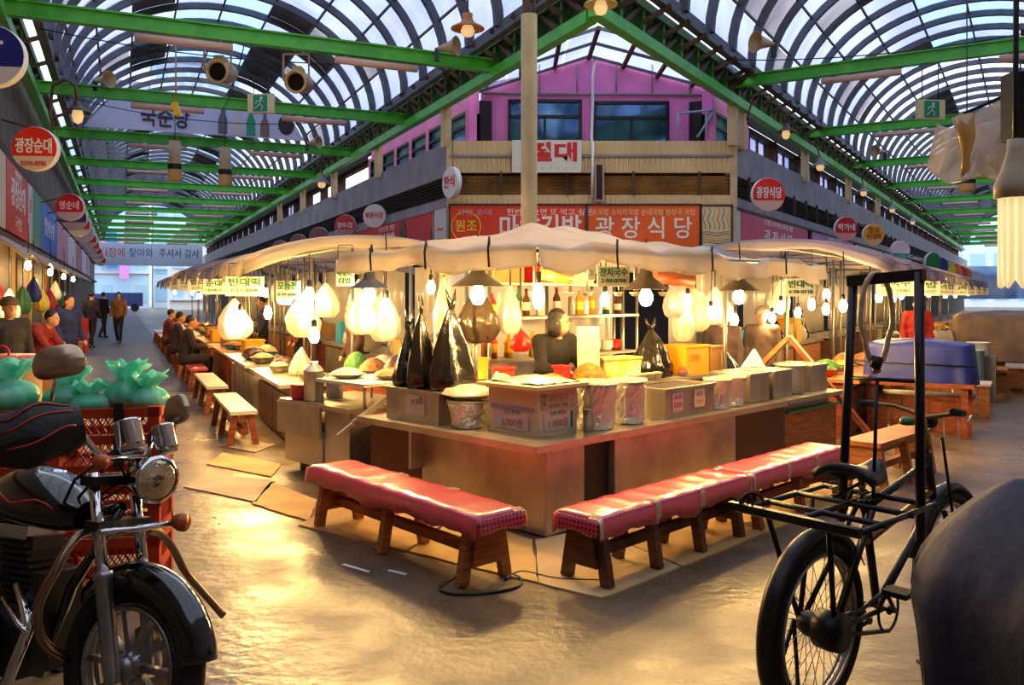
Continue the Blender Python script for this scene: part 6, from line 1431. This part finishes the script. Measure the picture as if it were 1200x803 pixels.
MB().lathe([(0, .03), (.03, .022), (.038, 0), (.03, -.01), (0, -.012)], 14, Matrix.Translation(top+Vector((.0, .08, -.03)))).build('bell', M('green_bell', (30, 110, 70), .3), bk)
MB().ell(top+Vector((.06, 0, -.02)), (.04, .035, .035), 12, 8).build('lamp', satin, bk)
# carrier rack
rk = sub('carrier_rack', bk)
zr = .80; A1, A2 = bl(886, 598, 3.28), bl(1077, 629, 2.93)
yL, yR = .2, -.27; xb = -.22
for y in (yL, -.03, yR): MB().tube([(xb, y, zr), (.44, y, zr)], .012, 8).build('rail', bkm, rk)
for x in (xb, -.02, .2, .42): MB().tube([(x, yL+.02, zr), (x, yR-.02, zr)], .012, 8).build('cross_bar', golds if x == xb else bkm, rk)
for s, y in ((1, yL), (-1, yR)):
    for x in (-.18, .16): MB().tube([(0, s*.075, .345), (x, y*.55, zr)], .011, 8).build('stay', bkm, rk)
MB().bar((xb, yL+.05, zr+.01), (xb, yR-.02, zr+.01), .03, .03).build('rear_bar', bkm, rk)
pl_, pr_ = bl(986, 605, 3.66), bl(1079, 628, 3.40); tl, tr_ = bl(1000, 327, 3.64), bl(1077, 319, 3.40)
fm = M('dark_blue_steel', (34, 36, 46), .3, .5, c2=(50, 46, 46), sc=6)
for a, b_ in ((pl_, tl), (pr_, tr_)): MB().tube([a+Vector((0, 0, -.02)), b_], .019, 12).build('upright', fm, rk)
MB().bar(tl+Vector((0, .02, -.01)), tr_+Vector((0, -.02, -.01)), .035, .045).build('top_bar', fm, rk)
f_ = .585; MB().tube([pl_.lerp(tl, f_), pr_.lerp(tr_, f_)], .009, 8).build('middle_bar', fm, rk)
ma = pl_.lerp(tl, f_).lerp(pr_.lerp(tr_, f_), .42); mb_ = pl_.lerp(pr_, .42); MB().tube([ma, Vector((mb_.x, mb_.y, zr))], .008, 8).build('thin_rod', fm, rk)
for p in (pl_, pr_): MB().tube([Vector((p.x, p.y, p.z-.02)), Vector((.42, p.y*.85, zr))], .012, 6).build('foot_clamp', bkm, rk)
lp = []
for k in range(21):
    a = -PI/2+.28+(2*PI-.56)*k/20; lp.append(bl(1027+19*math.cos(a)*(1 if math.sin(a) > -.4 else .8), 374-54*math.sin(a), 3.55))
lp = [bl(1024, 437, 3.53)]+lp+[bl(1030, 437, 3.53)]
t = MB().tube(lp, .0115, 8).build('hose_loop', M('pale_hose', (216, 196, 160), .35, c2=(180, 150, 110), sc=30), bk); MB().tube([bl(1025, 432, 3.53), bl(1029, 418, 3.53)], .024, 8).build('taped_end', bkm, t)
for k in range(3):
    c = Vector((xb+.02, yL-.02*k, zr+.03)); MB().torus(.025+.008*k, .005, 14, 5, Matrix.Translation(c) @ Matrix.Rotation(k*1.1, 4, 'Z')).build('rope_knot', rubber, rk)
MB().tube([(0, .1, .34), (-.12, .14, .02), (-.02, .16, .012), (.1, .14, .03), (0, .1, .34)], .01, 6).build('kickstand', bkm, bk)
# ------------------------------------------------------------------ navy tarpaulin in the right foreground
t = thing('tarp_covered_motorbike', 'dark navy tarpaulin draped over a parked vehicle beside the bicycle', 'covered vehicle', (1.93, 2.62, 0), .25)
navy = M('navy_tarp', (26, 26, 66), .7, c2=(16, 16, 44), sc=4, bump=.7, bsc=6)
def nav(u, v):
    a = u*2*PI; e = .6; sx = math.copysign(abs(math.cos(a))**e, math.cos(a)); sy = math.copysign(abs(math.sin(a))**e, math.sin(a))
    if v < .3: q = v/.3; r = .55*q; z = 1.07+.02*math.sin(a*3)-.03*q
    else:
        q = (v-.3)/.7; r = .55+.40*math.sin(min(1, q*2.4)*PI/2)+.05*q*math.sin(a*9+1)-.22*max(0, q-.4); z = 1.04-1.0*q**1.15
        r += .03*math.sin(a*17+q*3)*q
    return Vector((sx*.66*r, sy*.5*r, z))
MB().sheet(nav, 80, 22).build('tarpaulin', navy, t)
MB().box((0, 0, .4), (.6, .35, .7)).build('covered_body', satin, t)
MB().tube([nav(k/40, .78)*1.012 for k in range(41)], .006, 5).build('cord', rubber, t)
# ------------------------------------------------------------------ energy lamp and plastic sheet, right foreground
p = at(1190, 270, 2.25); t = thing('energy_lamp', 'large energy saving lamp with pale cream tubes hanging before the plastic sheet', 'lamp', p)
cflm = M('pale_lamp_tube', (236, 216, 170), .3, emit=(255, 226, 160), es=.6)
for k in range(6):
    a = 2*PI*k/6+.3; x, y = .034*math.cos(a), .034*math.sin(a); b2 = a+.5; x2, y2 = .034*math.cos(b2), .034*math.sin(b2)
    MB().tube([(x, y, .09), (x, y, -.13), ((x+x2)/2, (y+y2)/2, -.145), (x2, y2, -.13), (x2, y2, .09)], .0085, 8).build('tube', cflm, t)
MB().lathe([(0, .085), (.05, .085), (.052, .12), (.035, .16), (.02, .21), (.02, .24), (0, .24)], 20).build('base', M('lamp_base', (206, 190, 160), .5), t)
MB().tube([(0, 0, .24), (.0, 0, .33), (.02, .02, 1.6)], .007, 6).build('cord', black, t)
MB().box((.03, .03, .33), (.07, .06, .18)).build('ballast_box', satin, t)
t = thing('plastic_sheet', 'clouded plastic sheet gathered to a twisted tail behind the energy saving lamp', 'plastic sheet', at(1160, 150, 3.0))
sheetm = Mthin('clouded_plastic', (250, 244, 236), .5, c2=(240, 232, 226), sc=5, gloss=.12, rough=.35)
def ps(u, v):
    px = 1098+125*u+(1-v)*0-12*(1-u)*v; py = 145+10*u+(52+22*u+8*math.sin(u*7))*v+4*math.sin(u*11)
    return at(px, py, 3.0+.12*math.sin(u*6+v*2)+.05*math.sin(u*15))-at(1160, 150, 3.0)
MB().sheet(ps, 24, 12).build('hanging_sheet', sheetm, t, thick=.003)
def cone(u, v):
    c = at(1205, 100, 2.9).lerp(at(1130, 140, 2.9), u); tail = at(1134, 205, 2.9)
    if v <= .5: q = c
    w_ = (.06*(1-u)+.045)*1.0
    return c+Vector((0, .05*math.sin(v*PI), -w_*2.0*v*(1.2+.6*math.sin(u*2.5))))-at(1160, 150, 3.0)
MB().sheet(cone, 16, 8).build('gathered_fold', sheetm, t, thick=.003)
o3 = at(1160, 150, 3.0); kn = [at(1128, 135, 2.9)-o3, at(1133, 160, 2.9)-o3, at(1132, 185, 2.9)-o3, at(1131, 208, 2.9)-o3]
MB().tube(kn, [.035, .028, .012, .016], 8).build('twisted_tail', Mthin('amber_plastic', (232, 200, 130), .15, gloss=.15), t)
MB().tube([at(1240, 96, 2.9)-o3, at(1205, 100, 2.9)-o3, at(1128, 134, 2.9)-o3], .006, 5).build('cord', black, t)
MB().tube([at(1196, 110, 2.95)-o3, at(1192, 140, 2.95)-o3, at(1190, 165, 2.95)-o3, at(1196, 200, 2.95)-o3], .012, 6).build('black_strap', black, t)
MB().tube([at(1140, 137, 3.05)-o3, at(1290, 133, 3.05)-o3], .014, 6).build('support_pipe', satin, t)
# ------------------------------------------------------------------ orange crates with green net sacks
orange = M('orange_crate', (196, 56, 22), .5, c2=(166, 42, 16), sc=4)
def lattice_crate(mb, w_, d_, h_):
    for x in (-1, 1):
        for y in (-1, 1): mb.box((x*(w_/2-.03), y*(d_/2-.03), h_/2), (.06, .06, h_))
    for z in (.02, h_*.5, h_-.03):
        for y in (-1, 1): mb.box((0, y*(d_/2-.012), z), (w_, .024, .05 if z > .1 else .04))
        for x in (-1, 1): mb.box((x*(w_/2-.012), 0, z), (.024, d_, .05 if z > .1 else .04))
    mb.box((0, 0, .01), (w_-.02, d_-.02, .02))
    mb.box((0, d_*0, 0.01), (w_*.9, d_*.9, .012))
    return mb
def lattice(mb, w_, d_, h_):
    for y in (-1, 1):
        for k in range(-9, 10):
            for sg in (-1, 1):
                x = k*w_/14
                a, b = (x-sg*h_*.23, y*(d_/2-.012), .04), (x+sg*h_*.23, y*(d_/2-.012), h_-.05)
                if abs(a[0]) < w_/2-.02 and abs(b[0]) < w_/2-.02: mb.bar(a, b, .008, .006)
    for x in (-1, 1):
        for k in range(-6, 7):
            for sg in (-1, 1):
                y = k*d_/11
                a, b = (x*(w_/2-.012), y-sg*h_*.2, .04), (x*(w_/2-.012), y+sg*h_*.2, h_-.05)
                if abs(a[1]) < d_/2-.02 and abs(b[1]) < d_/2-.02: mb.bar(a, b, .008, .006)
    return mb
cw, cdp, ch = .56, .4, .345
cme, lme = lattice_crate(MB(), cw, cdp, ch).mesh('crate_frame', orange), lattice(MB(), cw, cdp, ch).mesh('lattice', orange)
cx0, cy0 = -2.22, 4.75
pos = ['bottom', 'middle', 'top']
for c in range(3):
    for r in range(1):
        for k in range(3):
            lab = '%s orange lattice crate of the stack %s' % (pos[k], ['at the aisle end behind the motorcycle', 'between two other stacks behind the motorcycle', 'next to the wicker basket'][c])
            t = thing('plastic_crate', lab, 'crate', (cx0-c*(cw+.015)*.98, cy0-c*(cw+.015)*.2, k*(ch+.004)), .2)
            inst(cme, 'crate_frame', t); inst(lme, 'lattice', t)
MB_ = MB().box((cx0+.12, cy0-cdp/2+.01, .9), (.05, .03, .34), .2); o = MB_.build('rope_strap', black); tag(o, 'black strap tied over the front orange crate', 'strap')
net = Mthin('green_net', (110, 250, 214), .10, c2=(190, 255, 236), sc=16, gloss=.06); 
def netsack(label, px, py, Y, r, h, seed):
    p = Vector((cx0-px*.5635, cy0-px*.115+Y, 3*(ch+.004)-.06)); t = thing('net_sack', label, 'sack', p, seed)
    rnd = random.Random(seed); ph = rnd.random()*6; n, k = 26, 12; vs = []
    for i in range(k+1):
        f = i/k; q = r*(math.sin(min(1, f/.62)*PI*.86)**.6 if f < .62 else (.36+.5*((f-.62)/.38)**1.5))
        if f < .05: q = r*.3
        for j in range(n):
            a = 2*PI*j/n; wv = 1+.08*math.sin(3*a+ph)+(.22*math.sin(9*a+ph)+.1*math.sin(14*a) if f > .7 else .04*math.sin(8*a+ph+f*9))
            vs.append((q*wv*math.cos(a), q*wv*math.sin(a), h*f+(.02*math.sin(6*a+ph) if f > .9 else 0)))
    MB().add(vs, [(i*n+j, i*n+(j+1) % n, (i+1)*n+(j+1) % n, (i+1)*n+j) for i in range(k) for j in range(n)], True).build('net', net, t, thick=.004)
    MB().ell((0, 0, h*.3), (r*.85, r*.85, h*.3)).build('contents', M('teal_greens', (50, 170, 140), .7, c2=(30, 120, 96), sc=14), t)
    MB().torus(r*.38, .008, 14, 5, Matrix.Translation((0, 0, h*.62)) @ Matrix.Rotation(PI/2, 4, 'X')).build('tie', greenp, t)
for k, (px, Y, r, h, lab) in enumerate(((.92, -.02, .155, .30, 'largest green net sack on the orange crates'), (.42, .03, .125, .25, 'green net sack with an upright ruffle behind the mirror'), (.17, -.05, .10, .18, 'small pale green net sack between two ruffled ones'), (-.1, .03, .12, .28, 'green net sack with the tallest ruffled top near the crate end'), (-.34, -.03, .105, .22, 'green net sack at the aisle end of the crates'), (1.42, .02, .14, .25, 'green net sack beside the white tub'))):
    netsack(lab, px, 0, Y, r, h, k+3)
pot('white tub with a red lid beyond the green net sacks', Vector((at(2, 420, 5.75).x, 5.75, 0)), .24, 1.17, M('cream_tub', (232, 206, 184), .5), None, name='lidded_tub')
t = thing('tub_lid', 'red lid resting on the white tub', 'lid', Vector((at(2, 420, 5.75).x, 5.75, 1.18))); MB().lathe([(.27, 0), (.27, .04), (.2, .06), (0, .06)], 22).build('disc', redp, t); MB().torus(.05, .01, 14, 5, Matrix.Translation((0, 0, .07))).build('handle', redp, t)
# covered baskets at the left edge, under the handlebar muff
t = thing('wicker_basket', 'round brown basket with lid beside the orange crates', 'basket', Vector((at(6, 570, 4.25).x, 4.25, 0)))
MB().lathe([(0, 0), (.13, 0), (.15, .1), (.14, .5), (.15, .52)], 20).build('body', M('wicker', (150, 104, 60), .6, c2=(110, 70, 40), sc=50), t); MB().lathe([(.155, .52), (.14, .57), (.05, .6), (.045, .65), (.06, .69), (0, .71)], 20).build('lid', M('wicker_lid', (176, 126, 76), .5, c2=(140, 92, 50), sc=40), t)
